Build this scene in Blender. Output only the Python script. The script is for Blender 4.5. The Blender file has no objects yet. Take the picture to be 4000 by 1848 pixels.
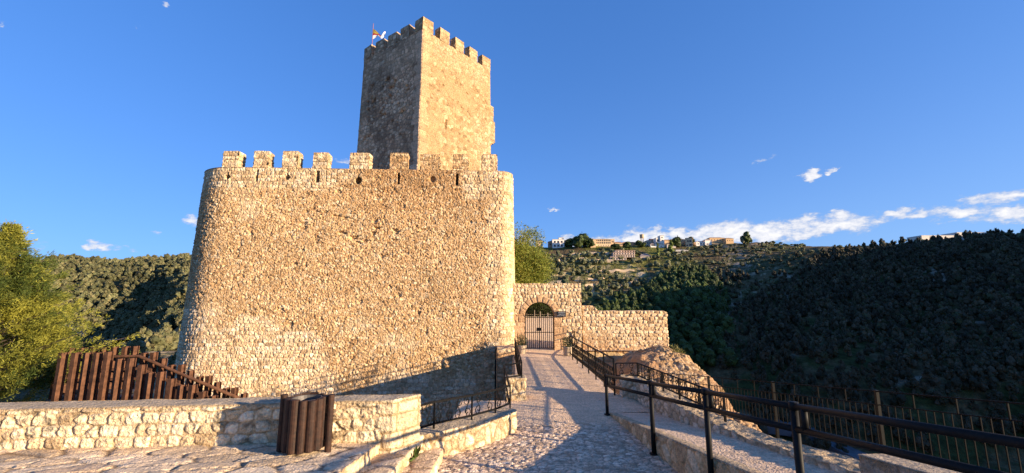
SKY, SKY_SAT, SKY_VAL, SKY_HUE, CLOUD = .15, 1.15, 1.0, .5, 3.6
SKY_G, SKY_K = .5, (.30, .60, 1.2)
SUN_E, SUN_C, EXPO = 5.0, (1.0, .78, .53), 1.2
import bpy, math, random
import numpy as np
rng = np.random.RandomState(11)
random.seed(5)
S = bpy.context.scene
COL = S.collection
TH = math.radians(8.9); FPX = 1600.0; CZ = 2.1
ST, CT = math.sin(TH), math.cos(TH)
SUN_AZ, SUN_EL = 113.0, 11.6

# ---------------------------------------------------------------- survey helpers (photo measurements -> metres)
def ray(u, v):
    xc = (u - 2000.0) / FPX; yc = (924.0 - v) / FPX
    return xc, CT - yc * ST, ST + yc * CT
def at(u, v, Y):
    x, y, z = ray(u, v)
    t = Y / y
    return np.array([x * t, Y, CZ + z * t])

# ---------------------------------------------------------------- mesh building
class MB:
    def __init__(s): s.V = []; s.Q = []; s.T = []; s.C = []; s.n = 0
    def add(s, V, Q=None, T=None, C=None):
        V = np.asarray(V, float).reshape(-1, 3)
        if Q is not None and len(Q): s.Q.append(np.asarray(Q, int).reshape(-1, 4) + s.n)
        if T is not None and len(T): s.T.append(np.asarray(T, int).reshape(-1, 3) + s.n)
        if C is None: C = np.ones((len(V), 3))
        C = np.asarray(C, float)
        if C.ndim == 1: C = np.tile(C, (len(V), 1))
        s.V.append(V); s.C.append(C); s.n += len(V)
        return s
    def grid(s, P, C=None, flip=False):
        a, b = P.shape[:2]
        idx = np.arange(a * b).reshape(a, b)
        q = np.stack([idx[:-1, :-1], idx[1:, :-1], idx[1:, 1:], idx[:-1, 1:]], -1).reshape(-1, 4)
        if flip: q = q[:, ::-1]
        return s.add(P.reshape(-1, 3), q, None, None if C is None else C.reshape(-1, 3))
    def box(s, c, size, rz=0.0, C=None):
        hx, hy, hz = np.asarray(size) / 2.0
        v = np.array([[-hx,-hy,-hz],[hx,-hy,-hz],[hx,hy,-hz],[-hx,hy,-hz],[-hx,-hy,hz],[hx,-hy,hz],[hx,hy,hz],[-hx,hy,hz]])
        cz, sz = math.cos(rz), math.sin(rz)
        v = np.stack([v[:,0]*cz - v[:,1]*sz, v[:,0]*sz + v[:,1]*cz, v[:,2]], 1) + np.asarray(c)
        q = [[0,3,2,1],[4,5,6,7],[0,1,5,4],[1,2,6,5],[2,3,7,6],[3,0,4,7]]
        return s.add(v, q, None, C)
    def bar(s, p, q, w, h=None, C=None):
        h = h or w
        p = np.asarray(p, float); q = np.asarray(q, float)
        d = q - p; L = np.linalg.norm(d); d = d / L
        up = np.array([0, 0, 1.0]) if abs(d[2]) < .98 else np.array([0, 1.0, 0])
        a = np.cross(d, up); a /= np.linalg.norm(a); b = np.cross(a, d)
        v = []
        for e in (p, q):
            for sa, sb in ((-1,-1),(1,-1),(1,1),(-1,1)):
                v.append(e + a * sa * w / 2 + b * sb * h / 2)
        f = [[0,1,2,3],[7,6,5,4],[0,4,5,1],[1,5,6,2],[2,6,7,3],[3,7,4,0]]
        return s.add(v, f, None, C)
    def tube(s, pts, r, n=6, C=None, cap=True):
        pts = np.asarray(pts, float); m = len(pts)
        r = np.broadcast_to(np.asarray(r, float), (m,))
        d = np.gradient(pts, axis=0); d /= np.linalg.norm(d, axis=1)[:, None] + 1e-9
        up = np.array([0, 0, 1.0])
        if abs(d[:, 2]).max() > .95: up = np.array([.31, .95, .02])
        a = np.cross(d, up); a /= np.linalg.norm(a, axis=1)[:, None] + 1e-9
        b = np.cross(a, d)
        th = np.arange(n) * 2 * math.pi / n
        P = pts[:, None] + r[:, None, None] * (np.cos(th)[None, :, None] * a[:, None] + np.sin(th)[None, :, None] * b[:, None])
        i = np.arange(m - 1)[:, None] * n; j = np.arange(n)[None]; j2 = (j + 1) % n
        q = np.stack([i + j, i + j2, i + n + j2, i + n + j], -1).reshape(-1, 4)[:, ::-1]
        V = P.reshape(-1, 3); T = []
        if cap:
            V = np.vstack([V, pts[0], pts[-1]]); k = m * n
            for jj in range(n):
                T.append([k, (jj + 1) % n, jj][::-1]); T.append([k + 1, (m - 1) * n + jj, (m - 1) * n + (jj + 1) % n][::-1])
        return s.add(V, q, T, C)
    def lathe(s, prof, c, n=20, C=None):
        prof = np.asarray(prof, float); m = len(prof)
        th = np.arange(n + 1) * 2 * math.pi / n
        P = np.stack([prof[:, 0][None] * np.cos(th)[:, None], prof[:, 0][None] * np.sin(th)[:, None], np.tile(prof[:, 1], (n + 1, 1))], -1) + np.asarray(c)
        CC = None if C is None else np.tile(np.asarray(C, float), ((n + 1) * m, 1)).reshape(n + 1, m, 3)
        return s.grid(P, CC)
    def build(s, name, mat, parent=None, base=(0, 0, 0), smooth=False):
        V = np.vstack(s.V) - np.asarray(base, float); C = np.vstack(s.C)
        Q = np.vstack(s.Q) if s.Q else np.zeros((0, 4), int)
        T = np.vstack(s.T) if s.T else np.zeros((0, 3), int)
        me = bpy.data.meshes.new(name)
        me.vertices.add(len(V)); me.vertices.foreach_set('co', V.astype(np.float32).ravel())
        nl = len(Q) * 4 + len(T) * 3
        me.loops.add(nl); me.loops.foreach_set('vertex_index', np.concatenate([Q.ravel(), T.ravel()]).astype(np.int32))
        me.polygons.add(len(Q) + len(T))
        st = np.concatenate([np.arange(len(Q)) * 4, len(Q) * 4 + np.arange(len(T)) * 3]).astype(np.int32)
        me.polygons.foreach_set('loop_start', st)
        sm = smooth or mat.name.startswith(('limestone', 'masonry', 'paving'))
        me.polygons.foreach_set('use_smooth', np.full(len(st), bool(sm)))
        me.update(calc_edges=True)
        at_ = me.attributes.new('Col', 'FLOAT_COLOR', 'POINT')
        at_.data.foreach_set('color', np.hstack([C, np.ones((len(C), 1))]).astype(np.float32).ravel())
        me.materials.append(mat)
        o = bpy.data.objects.new(name, me); COL.objects.link(o)
        if parent is not None: o.parent = parent
        else: o.location = base
        return o

def tag(o, label=None, cat=None, group=None, kind=None):
    if label: o['label'] = label
    if cat: o['category'] = cat
    if group: o['group'] = group
    if kind or cat: o['kind'] = kind or 'thing'
    return o
class Thing:
    def __init__(s, name, label, cat, loc, group=None):
        s.loc = np.asarray(loc, float)
        s.o = bpy.data.objects.new(name, None); COL.objects.link(s.o)
        s.o.location = loc; s.o.empty_display_size = .2
        tag(s.o, label, cat, group)
    def part(s, name, mb, mat, parent=None, smooth=False):
        return mb.build(name, mat, parent or s.o, s.loc, smooth)
def single(name, mb, mat, label, cat, base, group=None, smooth=False):
    return tag(mb.build(name, mat, None, base, smooth), label, cat, group)
def struct(name, mb, mat, smooth=False, kind='structure'):
    return tag(mb.build(name, mat, None, (0, 0, 0), smooth), kind=kind)
def kids(o): return [c for c in bpy.data.objects if c.parent == o]

# ---------------------------------------------------------------- numpy noise and stone patterns
_TAB = np.random.RandomState(3).rand(256, 256, 5)
def hsh(ix, iy, k, seed=0):
    return _TAB[(ix * 7 + iy * 131 + seed * 17) % 256, (iy * 5 + ix * 61 + seed * 29) % 256, k]
def vn(x, y, seed=0):
    ix = np.floor(x).astype(int); iy = np.floor(y).astype(int); fx = x - ix; fy = y - iy
    fx = fx * fx * (3 - 2 * fx); fy = fy * fy * (3 - 2 * fy)
    a = hsh(ix, iy, 0, seed); b = hsh(ix + 1, iy, 0, seed); c = hsh(ix, iy + 1, 0, seed); d = hsh(ix + 1, iy + 1, 0, seed)
    return (a * (1 - fx) + b * fx) * (1 - fy) + (c * (1 - fx) + d * fx) * fy
def fbm(x, y, seed=0, o=4):
    t = 0; a = .5; x = np.asarray(x, float); y = np.asarray(y, float)
    for i in range(o):
        t = t + a * (vn(x, y, seed + i * 7) - .5); x = x * 2.03 + 3.1; y = y * 2.03 + 1.7; a *= .5
    return t            # about -.45 .. .45
def sst(a, b, x):
    t = np.clip((x - a) / (b - a), 0, 1); return t * t * (3 - 2 * t)
def lerp(a, b, t): return a + (b - a) * t
def cells_rubble(s, z, cw, ch, seed=0, jit=.92):
    x = s / cw + 1000; y = z / ch + 1000
    ix = np.floor(x).astype(int); iy = np.floor(y).astype(int)
    F1 = np.full(x.shape, 9.); F2 = np.full(x.shape, 9.)
    bi = np.zeros(x.shape, int); bj = np.zeros(x.shape, int); bx = np.zeros(x.shape); by = np.zeros(x.shape)
    for di in (-1, 0, 1):
        for dj in (-1, 0, 1):
            cx = ix + di; cy = iy + dj
            px = cx + .5 + (hsh(cx, cy, 1, seed) - .5) * jit; py = cy + .5 + (hsh(cx, cy, 2, seed) - .5) * jit
            d = np.hypot(x - px, y - py)
            n1 = d < F1
            F2 = np.where(n1, F1, np.minimum(F2, d))
            bi = np.where(n1, cx, bi); bj = np.where(n1, cy, bj); bx = np.where(n1, x - px, bx); by = np.where(n1, y - py, by)
            F1 = np.where(n1, d, F1)
    r = np.stack([hsh(bi, bj, k, seed + 5) for k in range(5)], -1)
    return (F2 - F1) * .5 * min(cw, ch), r, bx * cw, by * ch
_ROWS = {}
def cells_coursed(s, z, cw, ch, seed=0):
    key = (ch, seed)
    if key not in _ROWS:
        rs = np.random.RandomState(seed + 91)
        _ROWS[key] = np.cumsum(ch * (.72 + .56 * rs.rand(int(60 / ch)))) - 12.0
    ed = _ROWS[key]
    zz = z + .35 * ch * fbm(s / (cw * 2.2), z / (ch * 3), seed + 3, 3)
    row = np.clip(np.searchsorted(ed, zz) - 1, 0, len(ed) - 2)
    z0 = ed[row]; z1 = ed[row + 1]
    x = s / (cw * (.8 + .5 * hsh(row, row * 3, 3, seed))) + hsh(row, row, 4, seed) * 7 + 200
    x = x + .12 * fbm(s / cw * 2, z / ch * 2, seed + 13, 2)
    k = np.floor(x).astype(int)
    bnd = lambda kk: kk + (hsh(kk, row, 1, seed) - .5) * .75
    k = np.where(x < bnd(k), k - 1, k); k = np.where(x >= bnd(k + 1), k + 1, k)
    l = bnd(k); rr = bnd(k + 1)
    dlr = np.minimum(x - l, rr - x) * cw; dtb = np.minimum(zz - z0, z1 - zz)
    rad = .22 * ch
    a = np.clip(rad - dlr, 0, None); b = np.clip(rad - dtb, 0, None)
    d = rad - np.hypot(a, b) + np.clip(np.minimum(dlr, dtb) - rad, 0, None)
    r = np.stack([hsh(k, row, q, seed + 5) for q in range(5)], -1)
    return d, r, (x - (l + rr) / 2) * cw, zz - (z0 + z1) / 2
def cells_semi(s, z, cw, ch, seed=0, jx=.8, jy=.30):
    """roughly coursed, rounded field stones: anisotropic cells in staggered rows of uneven width"""
    z = z + .3 * ch * fbm(s / (cw * 2.5), z / (ch * 4), seed + 3, 2)
    y = z / ch + 1000; iy0 = np.floor(y).astype(int)
    F1 = np.full(s.shape, 9.); F2 = np.full(s.shape, 9.)
    bi = np.zeros(s.shape, int); bj = np.zeros(s.shape, int); bx = np.zeros(s.shape); by = np.zeros(s.shape)
    for dj in (-1, 0, 1):
        cy = iy0 + dj
        k = .75 + .55 * hsh(cy, cy * 3, 3, seed)
        x = s / (cw * k) + hsh(cy, cy, 4, seed) * 9 + 500; ix = np.floor(x).astype(int)
        for di in (-1, 0, 1):
            cx = ix + di
            px = cx + .5 + (hsh(cx, cy, 1, seed) - .5) * jx; py = cy + .5 + (hsh(cx, cy, 2, seed) - .5) * jy
            d = (np.abs((x - px) * k) ** 3 + np.abs((y - py) * 1.12) ** 3) ** (1 / 3)
            n1 = d < F1
            F2 = np.where(n1, F1, np.minimum(F2, d))
            bi = np.where(n1, cx, bi); bj = np.where(n1, cy, bj); bx = np.where(n1, (x - px) * cw * k, bx); by = np.where(n1, (y - py) * ch, by)
            F1 = np.where(n1, d, F1)
    r = np.stack([hsh(bi, bj, q, seed + 5) for q in range(5)], -1)
    return (F2 - F1) * .5 * min(cw, ch), r, bx, by
def palette(r, cols, wts):
    c = np.cumsum(np.asarray(wts, float)); c /= c[-1]
    i = np.clip(np.searchsorted(c, r), 0, len(cols) - 1)
    return np.asarray(cols)[i]
def stone(cell, s, z, mort=.012, bev=.05, relief=.05, tilt=.3, vary=.6, rough=.02, cols=None, wts=None, mcol=(.3, .24, .16), seed=0, nscale=.09, edge=.35):
    d, r, dx, dz = cell
    d = d + edge * bev * fbm(s / .07, z / .07, seed + 2, 3)
    p = sst(mort, mort + bev, d)
    h = p * relief * (1 - vary + vary * r[..., 1]) + p * tilt * ((r[..., 2] - .5) * dx + (r[..., 3] - .5) * dz)
    h = h + rough * fbm(s / nscale, z / nscale, seed, 4) * (.35 + .65 * p)
    c = palette(r[..., 0], cols, wts) * (.82 + .36 * r[..., 4])[..., None]
    c = c * (1 + .5 * fbm(s / .16, z / .16, seed + 9, 4))[..., None]
    m = sst(mort * .6, mort + bev * .35, d)[..., None]
    c = np.asarray(mcol) * (1 + .5 * fbm(s / .1, z / .1, seed + 19, 3))[..., None] * (1 - m) + c * m
    return h, c
def resample(pts, res):
    pts = np.asarray(pts, float)
    L = np.concatenate([[0], np.cumsum(np.hypot(*np.diff(pts, axis=0).T))])
    n = max(2, int(round(L[-1] / res)) + 1); t = np.linspace(0, L[-1], n)
    return np.stack([np.interp(t, L, pts[:, 0]), np.interp(t, L, pts[:, 1])], 1), t
def normals(P, closed=False):
    d = np.gradient(P, axis=0)
    d /= np.linalg.norm(d, axis=1)[:, None] + 1e-9
    return np.stack([d[:, 1], -d[:, 0]], 1)
def val(f, P): return np.asarray(f(P[:, 0], P[:, 1]) if callable(f) else np.full(len(P), float(f)), float)
def sheet(mb, path, zb, zt, res, fn, s0=0.0, batter=None, topround=.03, resz=None):
    P, s = resample(path, res); N = normals(P)
    b = val(zb, P); t = val(zt, P)
    nz = max(2, int(math.ceil((t - b).max() / (resz or res))) + 1)
    T = np.linspace(0, 1, nz)
    Z = b[:, None] + (t - b)[:, None] * T[None]
    Sg = np.repeat((s + s0)[:, None], nz, 1)
    h, c = fn(Sg, Z)
    if topround: h = h * sst(-.004, topround, (t[:, None] - Z) * 1.0)
    if batter is not None: h = h + batter(Z)
    V = np.empty((len(P), nz, 3))
    V[..., 0] = P[:, None, 0] + N[:, None, 0] * h; V[..., 1] = P[:, None, 1] + N[:, None, 1] * h; V[..., 2] = Z
    mb.grid(V, c)
    return s[-1] + s0
def cap(mb, front, back, zt, res, fn, over=.012):
    Pf, s = resample(front, res)
    Lb = np.linspace(0, 1, len(Pf)); B, sb = resample(back, res / 3); Pb = np.stack([np.interp(Lb, sb / sb[-1], B[:, 0]), np.interp(Lb, sb / sb[-1], B[:, 1])], 1)
    w = Pb - Pf; wl = np.linalg.norm(w, axis=1)[:, None]
    Pf = Pf - w / wl * over; Pb = Pb + w / wl * over
    k = max(3, int(wl.mean() / res) + 1); T = np.linspace(0, 1, k)
    XY = Pf[:, None] + (Pb - Pf)[:, None] * T[None, :, None]
    z = np.stack([val(zt, XY[:, j]) for j in range(k)], 1)
    h, c = fn(XY[..., 0], XY[..., 1])
    ed = np.minimum(T, 1 - T) * wl.mean()
    z = z + h * sst(0, .06, ed)[None] - .006 * (1 - sst(0, .04, ed))[None]
    V = np.concatenate([XY, z[..., None]], -1)
    mb.grid(V, c)
def stone_wall(mb, front, thick, zb, zt, res, fn, capfn, bres=None):
    """free-standing wall: face, ends, back and top; outward = right of the path direction"""
    P, s = resample(front, res); N = normals(P)
    back = P - N * thick
    e = sheet(mb, np.vstack([back[:1], P, back[-1:]]), zb, zt, res, fn)
    sheet(mb, back[::-1], zb, zt, bres or res * 2, fn, e)
    cap(mb, front, back, zt, res, capfn)

# ---------------------------------------------------------------- materials
def new_mat(name):
    m = bpy.data.materials.new(name); m.use_nodes = True
    nt = m.node_tree; b = nt.nodes['Principled BSDF']
    return m, nt, b
def mat_col(name, rough=.9, var=.35, vs=14.0, bs=60.0, bstr=.35, bdist=.012, spec=.25, fine=0.0):
    """colour from the mesh's Col attribute, broken up with two noises; fine grain as bump"""
    m, nt, b = new_mat(name); N = nt.nodes.new; L = nt.links.new
    a = N('ShaderNodeAttribute'); a.attribute_name = 'Col'
    g = N('ShaderNodeNewGeometry')
    n1 = N('ShaderNodeTexNoise'); n1.inputs['Scale'].default_value = vs; n1.inputs['Detail'].default_value = 6; n1.inputs['Roughness'].default_value = .65
    L(g.outputs['Position'], n1.inputs['Vector'])
    mr = N('ShaderNodeMapRange'); mr.inputs[1].default_value = .3; mr.inputs[2].default_value = .7; mr.inputs[3].default_value = 1 - var; mr.inputs[4].default_value = 1 + var
    L(n1.outputs['Fac'], mr.inputs[0])
    mx = N('ShaderNodeVectorMath'); mx.operation = 'SCALE'
    tn = N('ShaderNodeVectorMath'); tn.operation = 'MULTIPLY'; tn.inputs[1].default_value = (1.06, .98, .86)
    L(a.outputs['Color'], tn.inputs[0]); L(tn.outputs[0], mx.inputs[0]); L(mr.outputs[0], mx.inputs['Scale'])
    L(mx.outputs[0], b.inputs['Base Color'])
    b.inputs['Roughness'].default_value = rough; b.inputs['Specular IOR Level'].default_value = spec
    if bstr:
        # chipped, pitted surface: broad facets, then grain, then pits that also carry darker dirt
        n2 = N('ShaderNodeTexNoise'); n2.inputs['Scale'].default_value = bs; n2.inputs['Detail'].default_value = 6; n2.inputs['Roughness'].default_value = .75
        L(g.outputs['Position'], n2.inputs['Vector'])
        v2 = N('ShaderNodeTexVoronoi'); v2.inputs['Scale'].default_value = bs * .45; v2.inputs['Detail'].default_value = 2
        L(g.outputs['Position'], v2.inputs['Vector'])
        b1 = N('ShaderNodeBump'); b1.inputs['Strength'].default_value = bstr; b1.inputs['Distance'].default_value = bdist * 1.6
        L(v2.outputs['Distance'], b1.inputs['Height'])
        bp = N('ShaderNodeBump'); bp.inputs['Strength'].default_value = bstr; bp.inputs['Distance'].default_value = bdist
        L(n2.outputs['Fac'], bp.inputs['Height']); L(b1.outputs[0], bp.inputs['Normal']); L(bp.outputs[0], b.inputs['Normal'])
        n3 = N('ShaderNodeTexNoise'); n3.inputs['Scale'].default_value = bs * .6; n3.inputs['Detail'].default_value = 8; n3.inputs['Roughness'].default_value = .8
        L(g.outputs['Position'], n3.inputs['Vector'])
        m3 = N('ShaderNodeMapRange'); m3.inputs[1].default_value = .32; m3.inputs[2].default_value = .62; m3.inputs[3].default_value = 1.16 - var * 1.3; m3.inputs[4].default_value = 1.16 + var * .6
        L(n3.outputs['Fac'], m3.inputs[0])
        mx2 = N('ShaderNodeVectorMath'); mx2.operation = 'SCALE'; L(mx.outputs[0], mx2.inputs[0]); L(m3.outputs[0], mx2.inputs['Scale'])
        L(mx2.outputs[0], b.inputs['Base Color'])
    return m
def mat_flat(name, col, rough=.6, metal=0.0, var=.2, vs=8.0, col2=None, bstr=.15, bs=40, spec=.4):
    m, nt, b = new_mat(name); N = nt.nodes.new; L = nt.links.new
    g = N('ShaderNodeNewGeometry')
    n1 = N('ShaderNodeTexNoise'); n1.inputs['Scale'].default_value = vs; n1.inputs['Detail'].default_value = 7; n1.inputs['Roughness'].default_value = .65
    L(g.outputs['Position'], n1.inputs['Vector'])
    cr = N('ShaderNodeValToRGB'); c = np.asarray(col); c2 = np.asarray(col2) if col2 is not None else c * (1 + var)
    c1 = c if col2 is not None else c * (1 - var)
    cr.color_ramp.elements[0].position = .35; cr.color_ramp.elements[0].color = (*c1, 1)
    cr.color_ramp.elements[1].position = .68; cr.color_ramp.elements[1].color = (*c2, 1)
    L(n1.outputs['Fac'], cr.inputs[0]); L(cr.outputs[0], b.inputs['Base Color'])
    b.inputs['Roughness'].default_value = rough; b.inputs['Metallic'].default_value = metal; b.inputs['Specular IOR Level'].default_value = spec
    if bstr:
        n2 = N('ShaderNodeTexNoise'); n2.inputs['Scale'].default_value = bs; n2.inputs['Detail'].default_value = 4
        L(g.outputs['Position'], n2.inputs['Vector'])
        bp = N('ShaderNodeBump'); bp.inputs['Strength'].default_value = bstr; bp.inputs['Distance'].default_value = .01
        L(n2.outputs['Fac'], bp.inputs['Height']); L(bp.outputs[0], b.inputs['Normal'])
    return m
def mat_leaf(name, trans=.25, rough=.6):
    m, nt, b = new_mat(name); N = nt.nodes.new; L = nt.links.new
    a = N('ShaderNodeAttribute'); a.attribute_name = 'Col'
    L(a.outputs['Color'], b.inputs['Base Color']); b.inputs['Roughness'].default_value = rough; b.inputs['Specular IOR Level'].default_value = .2
    if trans:
        t = N('ShaderNodeBsdfTranslucent'); L(a.outputs['Color'], t.inputs['Color'])
        mx = N('ShaderNodeMixShader'); mx.inputs[0].default_value = trans
        L(b.outputs[0], mx.inputs[1]); L(t.outputs[0], mx.inputs[2])
        L(mx.outputs[0], nt.nodes['Material Output'].inputs['Surface'])
    return m
M_STONE = mat_col('limestone', .92, .3, 16, 42, .85, .022)
M_FAR = mat_col('masonry_weathered', .93, .3, 9, 20, .85, .05)
M_GROUND = mat_col('paving_stone', .88, .3, 20, 55, .8, .014)
M_TERR = mat_col('hillside_soil', .95, .45, .35, 1.2, .6, .5, .1)
M_IRON = mat_flat('black_iron', (.006, .006, .0065), .6, 0.0, .3, 30, None, .1, 200, .08)
M_OLIVE = mat_flat('dark_painted_steel', (.010, .0095, .0090), .55, 0, .3, 25, None, .1, 150, .14)
M_RUST = mat_flat('corten_rust', (.062, .029, .017), .85, 0, .3, 9, (.165, .078, .043), .35, 60, .2)
M_WOODB = mat_flat('stained_wood', (.017, .0085, .0055), .65, 0, .3, 14, (.055, .024, .013), .3, 50, .3)
M_LEAF = mat_leaf('leaf', .3)
M_PINE = mat_leaf('needle', .12)
M_BARK = mat_flat('bark', (.07, .05, .035), .9, 0, .35, 6)
M_DARK = mat_flat('dark_opening', (.012, .011, .012), .7, 0, .2, 5, None, 0)
M_BLDG = mat_col('painted_render', .9, .12, .5, 3, .2, .05)
M_METAL = mat_flat('galvanised_sheet', (.14, .13, .125), .5, .5, .15, 10)

# stone palettes
OCHRE = [(.52, .36, .20), (.60, .43, .26), (.44, .29, .155), (.64, .50, .33), (.36, .23, .125)]
PALE = [(.60, .47, .31), (.66, .54, .38), (.52, .39, .245), (.70, .60, .45), (.42, .30, .185)]
GREY = [(.46, .36, .26), (.56, .45, .33), (.36, .28, .20), (.62, .52, .40)]
# ================================================================ castle: curtain wall
FA, FB = np.array([-17.85, 21.34]), np.array([0.05, 22.2])
FD = (FB - FA) / np.linalg.norm(FB - FA); FN = np.array([FD[1], -FD[0]])
def front_hit(u, v=620):
    x, y, z = ray(u, v); k = x / y
    X = 22.198 * k / (1 - .0479 * k); return np.array([X, X / k if abs(k) > 1e-6 else 22.2])
def arc(c, r, a0, a1, n=14):
    t = np.radians(np.linspace(a0, a1, n)); return np.stack([c[0] + r * np.cos(t), c[1] + r * np.sin(t)], 1)
RL, RR = 2.5, .75
cl = FA + FD * RL - FN * RL; cr_ = FB - FD * RR - FN * RR
fa = math.degrees(math.atan2(FN[1], FN[0]))
castle_path = np.vstack([[[FA[0] + .6, 40]], arc(cl, RL, 180 - 3 , 360 + fa), arc(cr_, RR, 360 + fa, 360), [[FB[0] + .1, 44]]])
Pc, sc_ = resample(castle_path, .05)
s_front0 = sc_[np.argmin(np.hypot(*(Pc - (FA + FD * RL)).T))]
CT_Z = 9.3
holes = []
for (u, v, kind) in ((890, 690, 'd'), (1005, 687, 's'), (1123, 691, 'd'), (1241, 690, 'o'), (1400, 703, 'D'), (1557, 698, 's'), (1785, 702, 's'), (1688, 700, 'd0')):
    q = front_hit(u, v); x, y, z = ray(u, v); zz = CZ + z / y * q[1]
    holes.append((np.dot(q - (FA + FD * RL), FD) + s_front0, zz, kind))
def hole_mask(s, z):
    m = np.zeros(s.shape); o = np.zeros(s.shape)
    for (hs, hz, k) in holes:
        ds = s - hs; dz = z - hz
        if k in 'so':
            q = sst(.07, .04, np.abs(ds) / (1.5 if k == 'o' else 1)) * sst(.34, .30, np.abs(dz))
        elif k == 'd0':
            q = .35 * sst(.22, .08, np.hypot(ds, dz))
        else:
            R = .17 if k == 'D' else .115
            q = sst(1.12, .92, np.hypot(ds / R, (dz + .03) / (R * 1.15)) + .5 * np.clip(dz / R - .4, 0, 2) * np.abs(ds) / R)
            q = np.maximum(q, sst(.045, .03, np.abs(ds)) * sst(R * 1.7, R * 1.5, np.abs(dz - .05)))
        m = np.maximum(m, q)
        if k == 'D': o = np.maximum(o, sst(.30, .26, np.hypot(ds, dz)))
    return m, o
def castle_fn(s, z):
    sf = s - s_front0                     # metres from the left corner along the front
    wob = fbm(s / 1.1, z / 1.1, 31, 4)
    # rubble core
    hr, cr = stone(cells_rubble(s + .07 * fbm(s / .2, z / .2, 4, 3), z + .06 * fbm(s / .2, z / .2, 8, 3), .165, .125, 2), s, z, .001, .020, .040, .62, .85, .055,
                   OCHRE + [(.66, .55, .40)], [3, 3, 2, 2, 1.2, 1.6], (.42, .29, .165), 2, .07)
    # smaller stones scattered between
    hs_, cs_ = stone(cells_rubble(s, z, .105, .08, 9), s, z, .001, .014, .028, .7, .85, .045, OCHRE + [(.66, .54, .38)], [3, 3, 2, 1.5, .7, 1], (.42, .29, .165), 5, .05)
    mm = sst(-.06, .08, fbm(s / .35, z / .3, 77, 4))[..., None]
    hr = lerp(hr, hs_ + .02, mm[..., 0]); cr = lerp(cr, cs_, mm)
    # coursed repairs: base on the left, parapet band, right corner
    hc, cc = stone(cells_semi(s, z, .27, .185, 6, .75, .22), s, z, .004, .022, .035, .25, .6, .045, PALE, [3, 2, 2, 1.5, .5], (.40, .29, .175), 6, .1)
    low = sst(.45, -.35, z - (1.05 - .17 * np.clip(sf, 0, 20) - 1.9 * sst(5.2, 7.0, sf) + 1.2 * sst(8, 10, sf)) + 3.0 * wob)
    low = np.maximum(low, sst(2.6, 1.6, z + 1.5 * wob) * sst(1.0, -.6, sf))
    top = sst(7.95, 8.15, z + .5 * wob - .5 * sst(4.5, 7, sf)) * sst(7.2, 6.0, sf + 2 * wob)
    rt = sst(12.6, 13.0, sf + 1.4 * wob) * sst(7.6, 7.9, z + 1.2 * wob)
    rc = sst(14.0, 14.15, sf + .4 * wob)
    spot = sst(.16, .22, fbm(s / 2.1, z / 1.2, 55, 3)) * .9
    m = np.clip(np.maximum.reduce([low, top, rt, rc, spot * .8]), 0, 1)
    h = lerp(hr, hc, m); c = lerp(cr, cc, m[..., None])
    big = fbm(s / 3.2, z / 2.4, 41, 4)
    c = c * (1.0 + .5 * big)[..., None] * lerp(np.ones(3), np.array([1.13, 1.14, 1.18]), (low * (1 - rc))[..., None])
    # weathered brown run-off under the right parapet
    brown = sst(5.0, 8.5, sf) * sst(5.6, 8.2, z + 1.5 * big) * (1 - rt) * (1 - rc)
    c = c * lerp(np.ones(3), np.array([.84, .79, .74]), brown[..., None])
    # a band of deep missing stones at mid height
    gap = sst(.12, .25, fbm(s / .55, z / .22, 63, 3)) * sst(1.1, .4, np.abs(z - 6.1 + .12 * sf - .6)) * sst(3, 5, sf) * sst(11.5, 9.5, sf)
    h = h - .16 * gap
    pits = sst(.2, .28, fbm(s / .5, z / .4, 83, 3))
    h = h - .05 * pits * (1 - m)
    q, o = hole_mask(s, z)
    h = lerp(h, .03 + .2 * h, o); h = h * (1 - q) - .55 * q
    c = lerp(c, np.array([.42, .32, .2]), (o * (1 - q))[..., None])
    h = h + .10 * fbm(s / 3.5, z / 3.5, 15, 3)
    return h, c
batt = lambda Z: .018 * np.clip(CT_Z - Z, 0, 30) + .03 * np.clip(3.0 - Z, 0, 20) ** 1.25 * .35
castle = Thing('castle_wall', 'high rubble curtain wall of the castle with rounded corners and battlements', 'castle wall', (-8, 22, -6))
i0 = int(np.searchsorted(sc_, s_front0 - 4.6)); i1 = int(np.searchsorted(sc_, s_front0 + np.linalg.norm(FB - FA) + .6))
mb = MB()
# coarse left and right returns, fine front
sheet(mb, castle_path[:1].tolist() + [Pc[i0].tolist()], -6, CT_Z, .25, castle_fn, 0, batt)
sheet(mb, Pc[i0:i1 + 1], -6, CT_Z, .023, castle_fn, sc_[i0], batt)
sheet(mb, [Pc[i1].tolist(), castle_path[-1].tolist()], -6, CT_Z, .25, castle_fn, sc_[i1], batt)
# open one slit right through the parapet
V = mb.V[1]; ng = len(V)
hs, hz = [(a, b) for a, b, k in holes if k == 'o'][0]
p = FA + FD * RL + FD * (hs - s_front0)
inside = (np.abs((V[:, :2] - p) @ FD) < .075) & (np.abs(V[:, 2] - hz) < .31)
q = mb.Q[1]; off = len(mb.V[0])
mb.Q[1] = q[~inside[q - off].all(1)]
PT = .62
inner = Pc - normals(Pc) * PT
cf = lambda x, y: (.03 * fbm(x / .2, y / .2, 4), np.asarray(GREY[0]) * (1 + .5 * fbm(x / .3, y / .3, 8))[..., None])
cap(mb, Pc, inner, CT_Z - .01, .12, cf, .03)
ip = inner[::4][::-1]
keep = lambda P: np.hypot(*(P - (p - FN * 0)).T) > .95
seg = [[]]
for a in ip:
    if keep(a[None])[0]: seg[-1].append(a)
    elif seg[-1]: seg.append([])
for sgm in seg:
    if len(sgm) > 1: sheet(mb, np.array(sgm), 8.25, CT_Z - .02, .3, lambda s, z: (0 * s, np.full(s.shape + (3,), .3)), topround=0)
castle.part('masonry', mb, M_FAR, smooth=False)
fl = MB()
ct = inner.mean(0)
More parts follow.
